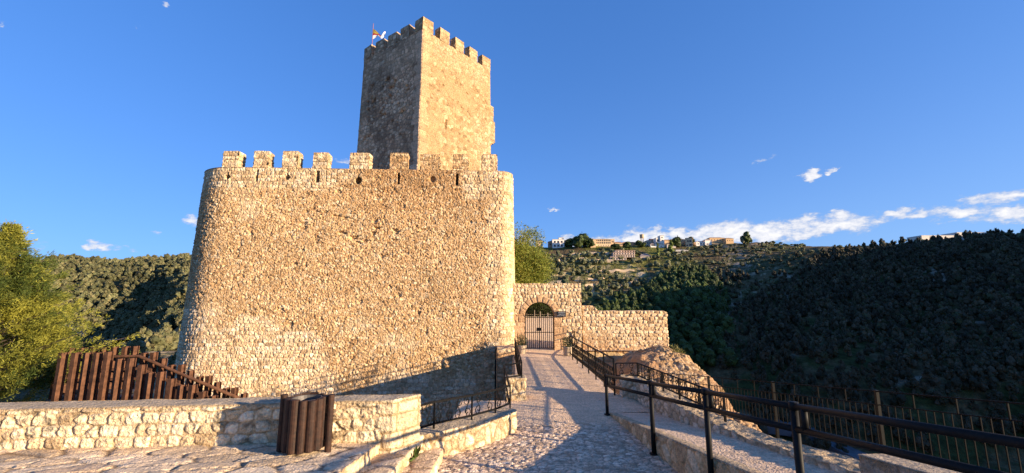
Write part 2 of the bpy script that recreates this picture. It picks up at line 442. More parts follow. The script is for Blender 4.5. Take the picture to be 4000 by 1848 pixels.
k = len(ip); fl.add(np.vstack([np.column_stack([ip, np.full(k, 8.2)]), [[ct[0], ct[1], 8.2]]]), None, [[i, (i + 1) % k, k] for i in range(k)][::-1], GREY[0])
castle.part('wall_walk', fl, M_FAR)

def merlon_mb(cx, cy, ax, w, d, z0, h, seed, cols=PALE, res=.05, wts=None, cw=.3, ch=.21):
    """block battlement: four stone faces and a top, in a frame turned to ax"""
    ax = np.asarray(ax, float); nx = np.array([-ax[1], ax[0]])
    c = np.array([cx, cy])
    cor = [c - ax * w / 2 - nx * d / 2, c + ax * w / 2 - nx * d / 2, c + ax * w / 2 + nx * d / 2, c - ax * w / 2 + nx * d / 2]
    rs = np.random.RandomState(seed)
    cor = [q + rs.uniform(-.03, .03, 2) for q in cor]
    fn = lambda s, z: stone(cells_coursed(s + seed * 3.7, z % 7 + (seed * 1.3) % 9, cw, ch, 6), s, z, .006, .04, .045, .25, .6, .05, cols, wts or [3, 2, 2, 1.5, .6], (.27, .2, .125), seed, .1)
    m = MB(); s0 = 0
    zt = lambda x, y: z0 + h + .05 * fbm(x / .4 + seed, y / .4, 3)
    for i in range(4):
        s0 = sheet(m, [cor[i], cor[(i + 1) % 4]], z0 - .05, zt, res, fn, s0, None, .05)
    cap(m, [cor[0], cor[1]], [cor[3], cor[2]], lambda x, y: zt(x, y) - .004, .08, cf, .01)
    return m
mer = [(866, 945), (986, 1060), (1101, 1177), (1220, 1295), (1366, 1450), (1520, 1590), (1644, 1716), (1770, 1827), (1885, 1941)]
for i, (ua, ub) in enumerate(mer):
    # the picture widths include the right flank of the left ones
    a = front_hit(ua, 640); b = front_hit(ub, 640)
    w = np.linalg.norm(b - a); dep = .62
    if i < 4: w *= .76
    elif i == 4: w *= .86
    cc_ = a + FD * w / 2 - FN * (dep / 2 + .04)
    old = i in (5, 6, 7)
    m = merlon_mb(cc_[0], cc_[1], FD, w, dep - .03, CT_Z, .93 + .03 * (i % 3), i + 3, OCHRE if old else PALE, cw=.22 if old else .3, ch=.15 if old else .21)
    castle.part('merlon', m, M_FAR)

# ================================================================ keep tower
tN, tL, tR = np.array([-6.44, 27.0]), np.array([-12.1, 30.9]), np.array([-1.87, 32.4]); tF = tL + tR - tN
tc = (tN + tF) / 2; TZ0, TZ1 = 5.0, 21.55
def tower_path(z):
    k = 1 + .0032 * (TZ1 - z); return [tc + (q - tc) * k for q in (tN, tL, tR, tF)]
tower = Thing('keep_tower', 'tall square battlemented keep rising behind the curtain wall', 'tower', (tc[0], tc[1], TZ0))
def face_fn(kind, L):
    def fn(s, z):
        wob = fbm(s / .9, z / .9, 71, 4)
        if kind == 'dark':  # face in shade: stone colours raised and reddened to lift it
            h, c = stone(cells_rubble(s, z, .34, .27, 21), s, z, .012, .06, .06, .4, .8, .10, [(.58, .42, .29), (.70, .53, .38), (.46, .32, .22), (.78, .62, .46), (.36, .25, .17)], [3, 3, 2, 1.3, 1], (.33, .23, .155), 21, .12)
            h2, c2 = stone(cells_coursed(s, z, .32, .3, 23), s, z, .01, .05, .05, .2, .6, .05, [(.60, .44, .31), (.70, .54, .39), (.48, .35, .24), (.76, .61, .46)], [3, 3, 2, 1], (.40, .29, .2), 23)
            m = np.maximum(sst(18.6, 19.6, z + 1.5 * wob), sst(1.0, .6, s + .8 * wob))
            pit = sst(.14, .26, fbm(s / .45, z / .4, 24, 3)) * sst(12.5, 15, z) * sst(19.6, 18.6, z)
            h = lerp(h, h2, m) - .22 * pit * (1 - m); c = lerp(c, c2, m[..., None])
            stain = sst(-.05, .25, fbm(s / 1.6, z / 2.4, 27, 4))
            c = c * (1 - .35 * stain)[..., None]
        else:  # sunlit face: stone colours lowered against the full sun
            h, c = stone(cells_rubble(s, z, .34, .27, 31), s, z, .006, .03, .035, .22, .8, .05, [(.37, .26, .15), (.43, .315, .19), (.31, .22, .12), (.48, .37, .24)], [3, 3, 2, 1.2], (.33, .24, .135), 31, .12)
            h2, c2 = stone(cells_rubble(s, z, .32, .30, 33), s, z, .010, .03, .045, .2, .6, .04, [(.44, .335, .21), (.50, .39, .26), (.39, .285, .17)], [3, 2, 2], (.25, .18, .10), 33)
            m = sst(L - 2.1, L - 1.7, s + 1.2 * wob) * sst(17.5, 16.5, z + wob)
            m = np.maximum(m, sst(19.2, 19.8, z + 1.2 * wob) * .7)
            pl = sst(-.02, .12, fbm(s / 1.3, z / 1.8, 35, 4)) * (1 - m)
            h = lerp(h, .02 * fbm(s / .3, z / .3, 36, 4), pl * .8); c = lerp(c, np.array([.38, .27, .155]) * (1 + .3 * fbm(s / .5, z / .5, 38))[..., None], (pl * .8)[..., None])
            h = lerp(h, h2, m); c = lerp(c, c2, m[..., None])
            pit = sst(.2, .3, fbm(s / .5, z / .4, 37, 3)) * sst(16, 17.5, z) * sst(20, 19, z)
            h = h - .15 * pit
            sl = sst(.07, .05, np.abs(s - 2.35 * L / 7.1)) * sst(.36, .33, np.abs(z - 15.0))
            h = h * (1 - sl) - .35 * sl
        # corner quoins, alternating long and short
        d, r, dx, dz = cells_coursed(s * 0 + 500, z, 1.0, .42, 29)
        e = s if kind != 'dark' else L - s
        row = np.floor(z / .42)
        ql = .55 + .4 * (hsh(row.astype(int), row.astype(int), 2, 3) - .3)
        qm = sst(ql + .02, ql - .02, e)
        dd = np.minimum(np.abs((z / .42) % 1 - .5) * -1 + .5, 1) * .42
        jo = sst(.0, .025, dd) * sst(.0, .025, ql - e)
        qc = np.asarray((.62, .46, .33) if kind == 'dark' else (.43, .325, .20)) * (.85 + .3 * hsh(row.astype(int), row.astype(int) + 3, 1, 5))[..., None] * (1 + .4 * fbm(s / .2, z / .2, 44))[..., None]  # quoins paler on the shaded face than on the sunlit one
        h = lerp(h, .035 * jo + .015 * fbm(s / .15, z / .15, 45), qm); c = lerp(c, qc * (.75 + .25 * jo[..., None]), qm[..., None])
        h = h + .05 * fbm(s / 2.5, z / 2.5, 46, 3)
        return h, c
    return fn
mb = MB()
b0 = tower_path(TZ0); b1 = tower_path(TZ1)
def tsheet(i, j, kind, res):
    a0, a1, c0, c1 = b0[i], b0[j], b1[i], b1[j]
    L = np.linalg.norm(c1 - c0); n = int(L / res); nz = int((TZ1 - TZ0) / res)
    s = np.linspace(0, L, n); z = np.linspace(TZ0, TZ1, nz); Sg, Zg = np.meshgrid(s, z, indexing='ij')
    h, c = face_fn(kind, L)(Sg, Zg)
    f = (Zg - TZ0) / (TZ1 - TZ0); t = Sg / L
    bot = a0[None, None] + (a1 - a0) * t[..., None]; top = c0 + (c1 - c0) * t[..., None]
    P = bot + (top - bot) * f[..., None]
    d = (c1 - c0) / L; nn = np.array([d[1], -d[0]])
    h = h * np.minimum(sst(-.001, .05, Sg), sst(-.001, .05, L - Sg))
    P = P + nn * h[..., None]
    mb.grid(np.concatenate([P, Zg[..., None]], -1), c)
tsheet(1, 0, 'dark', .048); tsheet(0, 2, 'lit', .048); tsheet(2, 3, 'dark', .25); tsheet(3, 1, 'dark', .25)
tw = tower.part('masonry', mb, M_FAR)
top = MB()
T_in = [tc + (q - tc) * (1 - .55 / 4.9 * 1.3) for q in b1]
for (i, j) in ((1, 0), (0, 2), (2, 3), (3, 1)):
    cap(top, [b1[i], b1[j]], [T_in[i], T_in[j]], TZ1 - .01, .12, cf, .03)
    P = np.array([[*T_in[j], TZ1], [*T_in[i], TZ1], [*T_in[i], TZ1 - 1.2], [*T_in[j], TZ1 - 1.2]]); top.add(P, [[0, 3, 2, 1]], None, GREY[1])
top.add(np.array([[*T_in[q], TZ1 - 1.15] for q in (1, 0, 2, 3)]), [[0, 1, 2, 3]], None, GREY[0])
tower.part('roof_terrace', top, M_FAR)
seed = 40
for (i, j, cols) in ((1, 0, GREY), (0, 2, [(.42, .315, .19), (.47, .36, .23), (.37, .27, .16), (.52, .41, .28)]), (2, 3, GREY), (3, 1, GREY)):
    a, b = b1[i], b1[j]; L = np.linalg.norm(b - a); d = (b - a) / L; nn = np.array([d[1], -d[0]])
    for k in range(1, 5):
        if (i, j) in ((1, 0), (3, 1)) and k == 4: continue
        w = .95
        pos = k * (L - w) / 4 + w / 2 if not (i, j) == (1, 0) else k * (L - w) / 4 + w / 2
        c = a + d * pos - nn * .27
        seed += 1
        corner = (k == 4)
        m = merlon_mb(c[0], c[1], d, w, .52, TZ1, 1.02, seed, cols, .06, [3, 2, 2, 1], .34, .3)
        tower.part('merlon', m, M_FAR)
# corner battlements wrap round: near corner and left corner
for (q, cols) in ((0, [(.42, .315, .19), (.47, .36, .23), (.37, .27, .16), (.52, .41, .28)]), (1, GREY)):
    c = b1[q] + (tc - b1[q]) / np.linalg.norm(tc - b1[q]) * .66
    d = (b1[2] - b1[0]) / np.linalg.norm(b1[2] - b1[0]); seed += 1
    w = .95
    tower.part('merlon', merlon_mb(c[0], c[1], d, w, w, TZ1, 1.04, seed, cols, .06, [3, 2, 2, 1], .34, .3), M_FAR)
# small corbelled box turret on the far right flank
dF = (tF - tR) / np.linalg.norm(tF - tR); nF = np.array([dF[1], -dF[0]])
bt = MB(); fnb = lambda s, z: stone(cells_coursed(s, z, .3, .26, 51), s, z, .01, .04, .03, .15, .6, .03, [(.42, .32, .20), (.47, .37, .24), (.37, .28, .17)], [3, 2, 2], (.27, .2, .12), 51)
o = tR + dF * .12
def loop(w0, w1, out, z0, z1, off=0):
    pts = [o + dF * w1 - nF * .1 , o + dF * w1 + nF * out, o + dF * w0 + nF * out, o + dF * w0 - nF * .1]
    sheet(bt, np.array(pts[::-1]), z0, z1, .08, fnb, off, None, .04)
    bt.add([[*pts[0], z1 - .01], [*pts[1], z1 - .01], [*pts[2], z1 - .01], [*pts[3], z1 - .01]], [[0, 1, 2, 3]], None, PALE[0])
loop(0, 1.6, .92, 15.5, 17.2); loop(.0, 1.2, .68, 17.2, 18.5); loop(1.25, 1.6, .92, 17.2, 17.8)
for i, (ou, z) in enumerate(((.92, 15.35), (.74, 15.2), (.5, 15.05))): loop(.02, 1.55, ou, z, z + .17)
tower.part('box_turret', bt, M_FAR)
# flag on its pole
fb = at(1453, 187, 31.6); ftop = at(1453, 92, 31.6)
flag = Thing('flagpole', 'thin flagpole with a folded white, crimson and yellow flag on the keep', 'flag', (fb[0], fb[1], TZ1 - 1.1))
m = MB(); m.tube([[fb[0], fb[1], TZ1 - 1.1], [fb[0], fb[1], ftop[2]]], .03, 8)
flag.part('pole', m, mat_flat('pole_paint', (.22, .10, .16), .5))
m = MB(); nu, nv = 46, 22
U, Vv = np.meshgrid(np.linspace(0, 1, nu), np.linspace(0, 1, nv), indexing='ij')
hgt = ftop[2] - .48
zt_f = ftop[2] - .50 - 1.05 * np.clip(U / .62, 0, 1) ** 1.2 * .62 
zb_f = ftop[2] - 1.52 + .70 * np.clip(U / .75, 0, 1) + .06 * np.sin(U * 7 + 1)
lift = .38 * sst(.66, 1, U)
fx = fb[0] + .02 + 1.12 * U - .06 * sst(.85, 1, U)
fz = zt_f + (np.minimum(zb_f, zt_f - .27) - zt_f) * Vv + lift
fy = fb[1] - .07 * np.sin(U * 10 + Vv * 3.0) * (.3 + U) - .1 * U
yel = np.array([.50, .38, .07]); red = np.array([.38, .012, .03]); wht = np.array([.82, .78, .80]); pur = np.array([.42, .05, .22])
c = np.where((Vv < .45)[..., None], yel, np.where((Vv < .62)[..., None], red, wht))
c = np.where((U > .62)[..., None], wht, np.where(((U > .42) & (Vv < .62))[..., None], red, c))
em = ((U - .22) / .12) ** 2 + ((Vv - .22) / .12) ** 2
c = np.where((em < 1)[..., None], np.array([.62, .47, .14]), c); c = np.where((em < .25)[..., None], np.array([.2, .12, .04]), c)
m.grid(np.stack([fx, fy, fz], -1), c); P2 = np.stack([fx, fy + .012, fz], -1); m.grid(P2, c, True)
flag.part('cloth', m, mat_leaf('flag_cloth', .3, .7), smooth=True)

# ================================================================ gate wall with its arch
GX0, GX1, GOL, GOR, GY = -.1, 3.76, .70, 2.28, 22.5
GT = 3.03; SPR, CRN, GB = 1.36, 2.02, -.5
gw = Thing('gate_wall', 'rubble wall with a smooth arched gateway beside the castle corner', 'gate wall', (1.5, GY, GB))
gcols = PALE
def gate_fn(s, z):
    X = s + GX0
    h, c = stone(cells_semi(s, z, .25, .185, 61), s, z, .007, .022, .045, .34, .7, .05, PALE, [3, 3, 2, 1.5, .8], (.42, .31, .19), 61, .1)
    h2, c2 = stone(cells_coursed(s + 31, z, .55, .29, 63), s, z, .007, .03, .03, .06, .4, .025, [(.47, .315, .19), (.52, .36, .225), (.43, .28, .165)], [3, 2, 2], (.40, .29, .18), 63)
    ed = np.minimum(np.abs(X - GOL), np.abs(X - GOR))
    row = np.floor(z / .29 + .3).astype(int); ww = .34 + .4 * hsh(row, row, 1, 8)
    m = sst(ww + .03, ww - .03, ed) * sst(SPR + .22, SPR + .05, z)
    dA = np.hypot((X - (GOL + GOR) / 2), (z - (CRN - 1.0)) * 1.0)
    return lerp(h, h2, m), lerp(c, c2, m[..., None])
def archz(x): 
    hw = (GOR - GOL) / 2; ri = CRN - SPR; R = (hw * hw + ri * ri) / (2 * ri)
    return CRN - R + np.sqrt(np.clip(R * R - (x - (GOL + GOR) / 2) ** 2, 0, None))
mb = MB()
ztg = lambda x, y: GT + .05 * fbm(x / .35, y, 5, 3)
e = sheet(mb, [[GX0, GY], [GOL, GY]], GB - .3, ztg, .018, gate_fn)
e2 = sheet(mb, [[GOL, GY], [GOR, GY]], lambda x, y: archz(x), ztg, .018, gate_fn, e)
e3 = sheet(mb, [[GOR, GY], [GX1, GY]], GB - .3, ztg, .018, gate_fn, e2)
e4 = sheet(mb, [[GX1, GY], [GX1, GY + .65]], GB - .3, ztg, .04, gate_fn, e3)
sheet(mb, [[GX1, GY + .65], [GOR, GY + .65]], GB - .3, ztg, .12, gate_fn, e4)
sheet(mb, [[GOR, GY + .65], [GOL, GY + .65]], lambda x, y: archz(x), ztg, .12, gate_fn, e4)
sheet(mb, [[GOL, GY + .65], [GX0, GY + .65]], GB - .3, ztg, .12, gate_fn, e4)
capst = lambda x, y: (.06 * fbm(x / .2, y / .2, 6, 4), np.asarray(GREY[1]) * (1 + .8 * fbm(x / .12, y / .12, 9, 4))[..., None])
cap(mb, [[GX0, GY], [GX1, GY]], [[GX0, GY + .65], [GX1, GY + .65]], lambda x, y: ztg(x, y) - .004, .05, capst, .02)
gw.part('masonry', mb, M_STONE)
# smooth reveal and voussoir ring
mb = MB()
xs = np.linspace(GOL, GOR, 41); prof = [(GOL, GB - .3)] + [(x, float(archz(x))) for x in xs] + [(GOR, GB - .3)]
prof = np.array(prof); dep = np.linspace(-.03, .66, 12)
col = np.array([.46, .31, .185])
G = np.zeros((len(prof), 12, 3)); G[..., 0] = prof[:, None, 0]; G[..., 2] = prof[:, None, 1]; G[..., 1] = GY + dep[None]
cen = np.array([(GOL + GOR) / 2, 1.0]); inw = cen - prof; inw /= np.linalg.norm(inw, axis=1)[:, None]
G[..., 0] += .012 * inw[:, None, 0]; G[..., 2] += .012 * inw[:, None, 1]
mb.grid(G, np.tile(col, G.shape[:2] + (1,)) * (1 + .4 * fbm(G[..., 1] / .2, G[..., 2] / .2, 3))[..., None], False)
gw.part('reveal', mb, M_STONE)
mb = MB(); nv_ = 9
hw = (GOR - GOL) / 2; ri = CRN - SPR; Rr = (hw * hw + ri * ri) / (2 * ri); cxa, cza = (GOL + GOR) / 2, CRN - Rr
a1 = math.asin(hw / Rr)
for i in range(nv_):
    t0 = -a1 - .03 + (2 * a1 + .06) * i / nv_ + .008; t1 = -a1 - .03 + (2 * a1 + .06) * (i + 1) / nv_ - .008
    tt = np.linspace(t0, t1, 7); rr = np.linspace(Rr + .002, Rr + .33 + rng.uniform(-.02, .02), 8)
    Tg, Rg = np.meshgrid(tt, rr, indexing='ij')
    ee = np.minimum.reduce([(Tg - t0) * Rr, (t1 - Tg) * Rr, Rg - Rr, rr[-1] - Rg])
    hh = .035 * sst(-.002, .012, ee) + .015 * fbm(Tg * 9, Rg * 9, i)
    P = np.stack([cxa + Rg * np.sin(Tg), GY - hh - .02, cza + Rg * np.cos(Tg)], -1)
    mb.grid(P, np.tile(np.array([.47, .32, .195]) * rng.uniform(.88, 1.12), P.shape[:2] + (1,)), True)
gw.part('voussoir_ring', mb, M_STONE)

# lower wall running right from the gate, standing on the rock
W2X = 8.42
def w2_fn(s, z):
    h, c = stone(cells_semi(s, z, .27, .175, 66), s, z, .007, .022, .045, .34, .7, .05, PALE, [3, 3, 2, 1.3, .8], (.44, .32, .20), 66, .1)
    h2, c2 = stone(cells_rubble(s, z, .26, .2, 67), s, z, .012, .05, .06, .5, .8, .08, [(.47, .33, .205), (.55, .42, .28), (.40, .27, .16), (.6, .5, .37)], [3, 2, 2, 1], (.40, .26, .15), 67)
    m = sst(.3, -.5, z + .55 * fbm(s / .8, z / .6, 5) * 2 + .12 * s - .15)
    return lerp(h, h2, m), lerp(c, c2, m[..., None])
w2 = MB(); st = 4.62
w2t = lambda x, y: np.where(x < st, 1.83 - .25 * sst(st - .16, st, x) ** 3, 1.53 + .03 * fbm(x / .5, y, 7, 3))
stone_wall(w2, [[GX1 + .06, GY + .12], [st, GY + .1]], .5, -5.5, lambda x, y: 1.83 - .2 * sst(st - .3, st, x) ** 2, .02, w2_fn, capst, .15)
stone_wall(w2, [[st, GY + .1], [W2X - .05, GY + .05]], .5, -5.5, lambda x, y: 1.55 - .06 * sst(W2X - .3, W2X, x) ** 2 + .04 * fbm(x / .5, y, 7, 3), .02, w2_fn, capst, .15)
single('rubble_wall', w2, M_STONE, 'pale rubble wall stepping down to the right of the arched gate', 'wall', (6, GY, -1))

# buttress block left of the gate path, beside the castle corner
m = MB(); stone_wall(m, [[-.74, 20.7], [.12, 20.72]], 1.5, -5.5, -.2, .036, w2_fn, capst)
single('stone_buttress', m, M_STONE, 'low stone block at the foot of the castle corner left of the bridge', 'buttress', (-.3, 21, -5))
m = MB(); m.tube([[-.80, 20.6, -5], [-.80, 20.6, -.3], [-.74, 20.75, -.2]], .04, 8)
single('drain_pipe', m, M_IRON, 'thin dark drain pipe running down the edge of the stone block', 'pipe', (-.8, 20.6, -5))

# iron gate
gt = Thing('iron_gate', 'closed double gate of black iron bars filling the arch', 'gate', ((GOL + GOR) / 2, GY + .3, GB))
gy = GY + .3
nb = 15
for i in range(nb):
    x = GOL + .03 + (GOR - GOL - .06) * i / (nb - 1)
    m = MB(); w = .045 if i in (0, 7, 14) else .032
    m.bar([x, gy, GB + .05], [x, gy, float(archz(np.array(x))) - .03], w); gt.part('bar', m, M_IRON)
for z in (GB + .07, .40, 1.2):
    m = MB(); m.bar([GOL + .02, gy - .014, z], [GOR - .02, gy - .014, z], .018, .035); gt.part('cross_rail', m, M_IRON)
m = MB(); xs = np.linspace(GOL + .02, GOR - .02, 24); m.tube(np.stack([xs, xs * 0 + gy - .01, archz(xs) - .03], 1), .018, 6); gt.part('arched_rail', m, M_IRON)
xc = (GOL + GOR) / 2
m = MB(); m.box([xc - .03, gy - .03, .56], [.27, .05, .17]); gt.part('lock_box', m, M_IRON)
m = MB(); m.bar([xc, gy - .03, GB - .02], [xc, gy - .03, .3], .018); m.box([xc + .03, gy - .04, -.08], [.08, .02, .03]); gt.part('drop_bolt', m, M_IRON)

# entrance sign with its three lines
sp = at(2193, 1227, GY - .1); SW = .48; SH = .30
sign = Thing('entrance_sign', 'small black sign with white lettering on the gate wall', 'sign', (sp[0], GY - .09, sp[2]))
m = MB(); m.box([sp[0], GY - .09, sp[2]], [SW, .03, SH]); sign.part('board', m, mat_flat('black_enamel', (.01, .01, .012), .35, 0, .1))
M_WHITE = mat_flat('white_paint', (.62, .62, .62), .6, 0, .04, 5, None, 0)
def text(body, size, loc, thing, width, mat, rot=(math.pi / 2, 0, 0), name='lettering'):
    cu = bpy.data.curves.new(name, 'FONT'); cu.body = body; cu.size = size; cu.align_x = 'CENTER'; cu.align_y = 'CENTER'; cu.extrude = .003; cu.offset = .0
    ob = bpy.data.objects.new(name, cu); COL.objects.link(ob)
    dg = bpy.context.evaluated_depsgraph_get(); me = bpy.data.meshes.new_from_object(ob.evaluated_get(dg))
    bpy.data.objects.remove(ob); nu_ = bpy.data.objects.new(name, me); COL.objects.link(nu_); me.materials.clear(); me.materials.append(mat)
    xs_ = [v.co.x for v in me.vertices]; wd = max(xs_) - min(xs_)
    nu_.scale = (width / wd, 1, 1); nu_.rotation_euler = rot; nu_.parent = thing.o; nu_.location = np.asarray(loc) - thing.loc
    return nu_
text('ENTRADA', .075, (sp[0] + .02, GY - .108, sp[2] + .075), sign, .36, M_WHITE)
text('CASTILLO', .056, (sp[0] + .03, GY - .108, sp[2] - .012), sign, .35, M_WHITE)
text('SALON COMEDOR', .046, (sp[0], GY - .108, sp[2] - .085), sign, .42, M_WHITE)

# planters with bushes
def planter(x, y, z, label, sd):
    t = Thing('planter', label, 'planter', (x, y, z), 'stone planters flanking the gate')
    rs = np.random.RandomState(sd)
    pf = [(.0, 0), (.19, 0), (.2, .04), (.215, .2), (.22, .33), (.235, .34), (.235, .41), (.20, .41), (.19, .33), (0, .33)]
    m = MB(); m.lathe(pf, (x, y, z), 24, (.40, .34, .27)); t.part('pot', m, M_STONE)
    m = MB()
    n = 420
    a = rs.rand(n) * 6.28; r = .24 * np.sqrt(rs.rand(n)); hz = .38 + .55 * rs.rand(n) ** 1.3 * (1 - (r / .3) ** 2 * .6)
    c = np.stack([x + r * np.cos(a) * (1 + hz * .25), y + r * np.sin(a) * (1 + hz * .25), z + hz], 1)
    leaves(m, c, .055, .022, rs, [(.055, .075, .025), (.09, .11, .04), (.035, .05, .02)], up=.5)
    for i in range(9):
        m.tube([[x, y, z + .33], [x + rs.uniform(-.1, .1), y + rs.uniform(-.1, .1), z + .6], [x + rs.uniform(-.22, .22), y + rs.uniform(-.22, .22), z + rs.uniform(.7, .95)]], .008, 4, (.08, .06, .03))
    t.part('shrub', m, M_LEAF)
def leaves(mb, c, ln, wd, rs, cols, up=.2, droop=0, wts=None, outc=None, flat=.6):
    """many small two-sided leaf blades at points c"""
    n = len(c)
    d = rs.normal(size=(n, 3)); d[:, 2] = d[:, 2] * flat + up
    if outc is not None: d += outc
    d /= np.linalg.norm(d, axis=1)[:, None] + 1e-9
    w = np.cross(d, rs.normal(size=(n, 3))); w /= np.linalg.norm(w, axis=1)[:, None] + 1e-9
    L = (ln * rs.uniform(.6, 1.4, n))[:, None]; W = (wd * rs.uniform(.7, 1.3, n))[:, None]
    V = np.stack([c, c + d * L * .5 + w * W, c + d * L, c + d * L * .5 - w * W], 1)
    cc = palette(rs.rand(n), cols, wts or [1] * len(cols)) * rs.uniform(.75, 1.25, n)[:, None]
    mb.add(V.reshape(-1, 3), np.arange(n * 4).reshape(-1, 4), None, np.repeat(cc, 4, 0))
planter(2.69, 20.4, -.5, 'stone planter with a green bush in shade right of the gate', 1)
planter(.50, 21.0, -.5, 'sunlit stone planter with a bush left of the gate behind the railing', 2)
# ================================================================ near ground
def zt_terrace(x, y):
    return .02 - .08 * (y - 6.0) - .012 * np.clip(x + 4, 0, 3) + 0 * x
def flag_fn(X, Y):
    # irregular flagstones, drawn out along the terrace
    a = .28; u = X * math.cos(a) + Y * math.sin(a); v = -X * math.sin(a) + Y * math.cos(a)
    h, c = stone(cells_rubble(u + .1 * fbm(u / .5, v / .5, 3), v + .08 * fbm(u / .4, v / .4, 5), .62, .34, 71), X, Y, .008, .02, .026, .05, .7, .03,
                 [(.60, .49, .37), (.66, .55, .42), (.54, .43, .31), (.62, .48, .35)], [3, 3, 2, 2], (.20, .145, .095), 71, .12)
    # cleft layering, streaked along the bed
    h = h + .011 * fbm(u / .30, v / .045, 9, 4); c = c * (1 + .35 * fbm(u / .25, v / .05, 12, 3))[..., None]
    return h, c
def cobble_fn(X, Y):
    h, c = stone(cells_rubble(X + .05 * fbm(X / .2, Y / .2, 3), Y, .135, .085, 73), X, Y, .003, .018, .020, .22, .85, .024,
                 [(.60, .47, .37), (.67, .54, .43), (.50, .39, .30), (.72, .62, .52), (.40, .31, .23)], [3, 3, 2, 1.2, 1], (.31, .24, .18), 73, .05)
    h2 = .014 * fbm(X / .25, Y / .12, 15, 5) + .006 * fbm(X / .05, Y / .03, 17, 3)
    c2 = np.array([.66, .50, .36]) * (1 + .5 * fbm(X / .3, Y / .15, 19, 4))[..., None]
    d, r, dx, dz = cells_rubble(X, Y, .45, .3, 75)
    h2 = h2 - .008 * sst(.015, .0, d)
    m = sst(9.0, 9.7, Y + .8 * fbm(X / .7, Y / .7, 21))
    m = m * .85
    return lerp(h, h2, m), lerp(c, c2, m[..., None])
def ground_grid(xs, ys, zf, fn, mask=None):
    X, Y = np.meshgrid(xs, ys, indexing='ij')
    h, c = fn(X, Y)
    mb = MB(); mb.grid(np.stack([X, Y, zf(X, Y) + h], -1), c)
    if mask is not None:
        m = mask(X, Y).ravel(); q = mb.Q[0]; mb.Q[0] = q[m[q].all(1)]
    return mb
# terrace: left of the first step nosing (x = -2.05)
NA, NB_, NC = -2.06, -1.60, -1.19
nose = lambda y, x0: x0 + .03 * (y - 6.2) + .015 * fbm(y / .2, y * 0 + x0, 4)
mb = ground_grid(np.arange(-13, NA + .001, .028), np.concatenate([np.arange(3.2, 7.2, .028)]), zt_terrace, flag_fn)
mb2 = ground_grid(np.arange(-13, NA + .001, .2), np.arange(-6, 3.3, .2), lambda X, Y: zt_terrace(X, Y) - .004 * (Y < 3.1), flag_fn)
mb.add(mb2.V[0], mb2.Q[0], None, mb2.C[0])
struct('terrace', mb, M_GROUND)
# three steps down to the bridge approach: each a tread slab with a rough riser
steps = Thing('stone_steps', 'three worn stone steps leading down from the terrace to the cobbled path', 'steps', (-1.6, 5.5, -.5))
def step_mb(x0, x1, zt, drop, sd, y0=3.0, y1=7.6):
    m = MB(); ys = np.arange(y0, y1, .028)
    ed = x1 + .03 * (ys - 6.2) + .022 * fbm(ys / .22, ys * 0 + sd, 4, 4)
    if x0 is not None:
        t = np.linspace(0, 1, 18)
        X = (x0 - .03) + (ed[:, None] - x0 + .03) * t[None]; Y = np.repeat(ys[:, None], 18, 1)
        h, c = flag_fn(X + sd * 5, Y + sd * 3)
        Z = zt(X, Y) + h * .8 - .012 * sst(.9, 1, t)[None]
        m.grid(np.stack([X, Y, Z], -1), c, True)
        ze = Z[:, -1]
    else:
        h, c = flag_fn(ed, ys); ze = zt(np.full(len(ys), x1), ys) + h
        h0, c0 = flag_fn(np.full(len(ys), NA), ys); z0_ = zt_terrace(np.full(len(ys), NA), ys) + h0
        m.grid(np.stack([np.stack([np.full(len(ys), NA - .03), ys, z0_ - .003], -1), np.stack([ed, ys, ze], -1)], 1), np.stack([c0, c], 1), True)
    t = np.linspace(0, 1, 10)
    Sg = np.repeat(ys[:, None], 10, 1); Zr = ze[:, None] - (drop + .08) * t[None]
    h, c = stone(cells_rubble(Sg, Zr * 1.0, .20, .3, 81 + sd), Sg, Zr, .006, .025, .03, .15, .6, .03, PALE, [3, 2, 2, 2, .6], (.40, .31, .2), 81)
    X = ed[:, None] + h * sst(0, .15, t)[None] - .008 * t[None]
    m.grid(np.stack([X, Sg, Zr], -1), c, True)
    return m
zs1 = lambda x, y: zt_terrace(np.minimum(x, -2.0), y) * .35 - .18
zs2 = lambda x, y: zt_terrace(np.minimum(x, -2.0), y) * .1 - .345
steps.part('step', step_mb(None, NA + .02, zt_terrace, .16, 0), M_GROUND)
steps.part('step', step_mb(NA, NB_, zs1, .17, 1), M_GROUND)
steps.part('step', step_mb(NB_, NC, zs2, .16, 2), M_GROUND)
# cobbled path and bridge deck
def zpath(X, Y): return -.5 + .012 * np.sin(X * 2.1) + .0 * Y
KX = lambda y: 2.26 + .0931 * (9.97 - y)
def pmask(X, Y):
    lft = np.where(Y < 11.4, -1.35 + 0 * Y, .1)
    rgt = np.where(Y < 10.2, KX(Y) + .12, 3.25)
    rgt = np.where(Y > 12.1, 2.95, rgt)
    return (X > lft) & (X < rgt)
mb = ground_grid(np.arange(-1.4, 3.4, .022), np.concatenate([np.arange(4.5, 10, .022), np.arange(10, 22.4, .035)]), zpath, cobble_fn, pmask)
m2 = ground_grid(np.arange(-1.4, 4.4, .15), np.arange(-6, 4.5, .15), lambda X, Y: zpath(X, Y) - .01, cobble_fn)
mb.add(m2.V[0], m2.Q[0], None, m2.C[0])
struct('path', mb, M_GROUND)
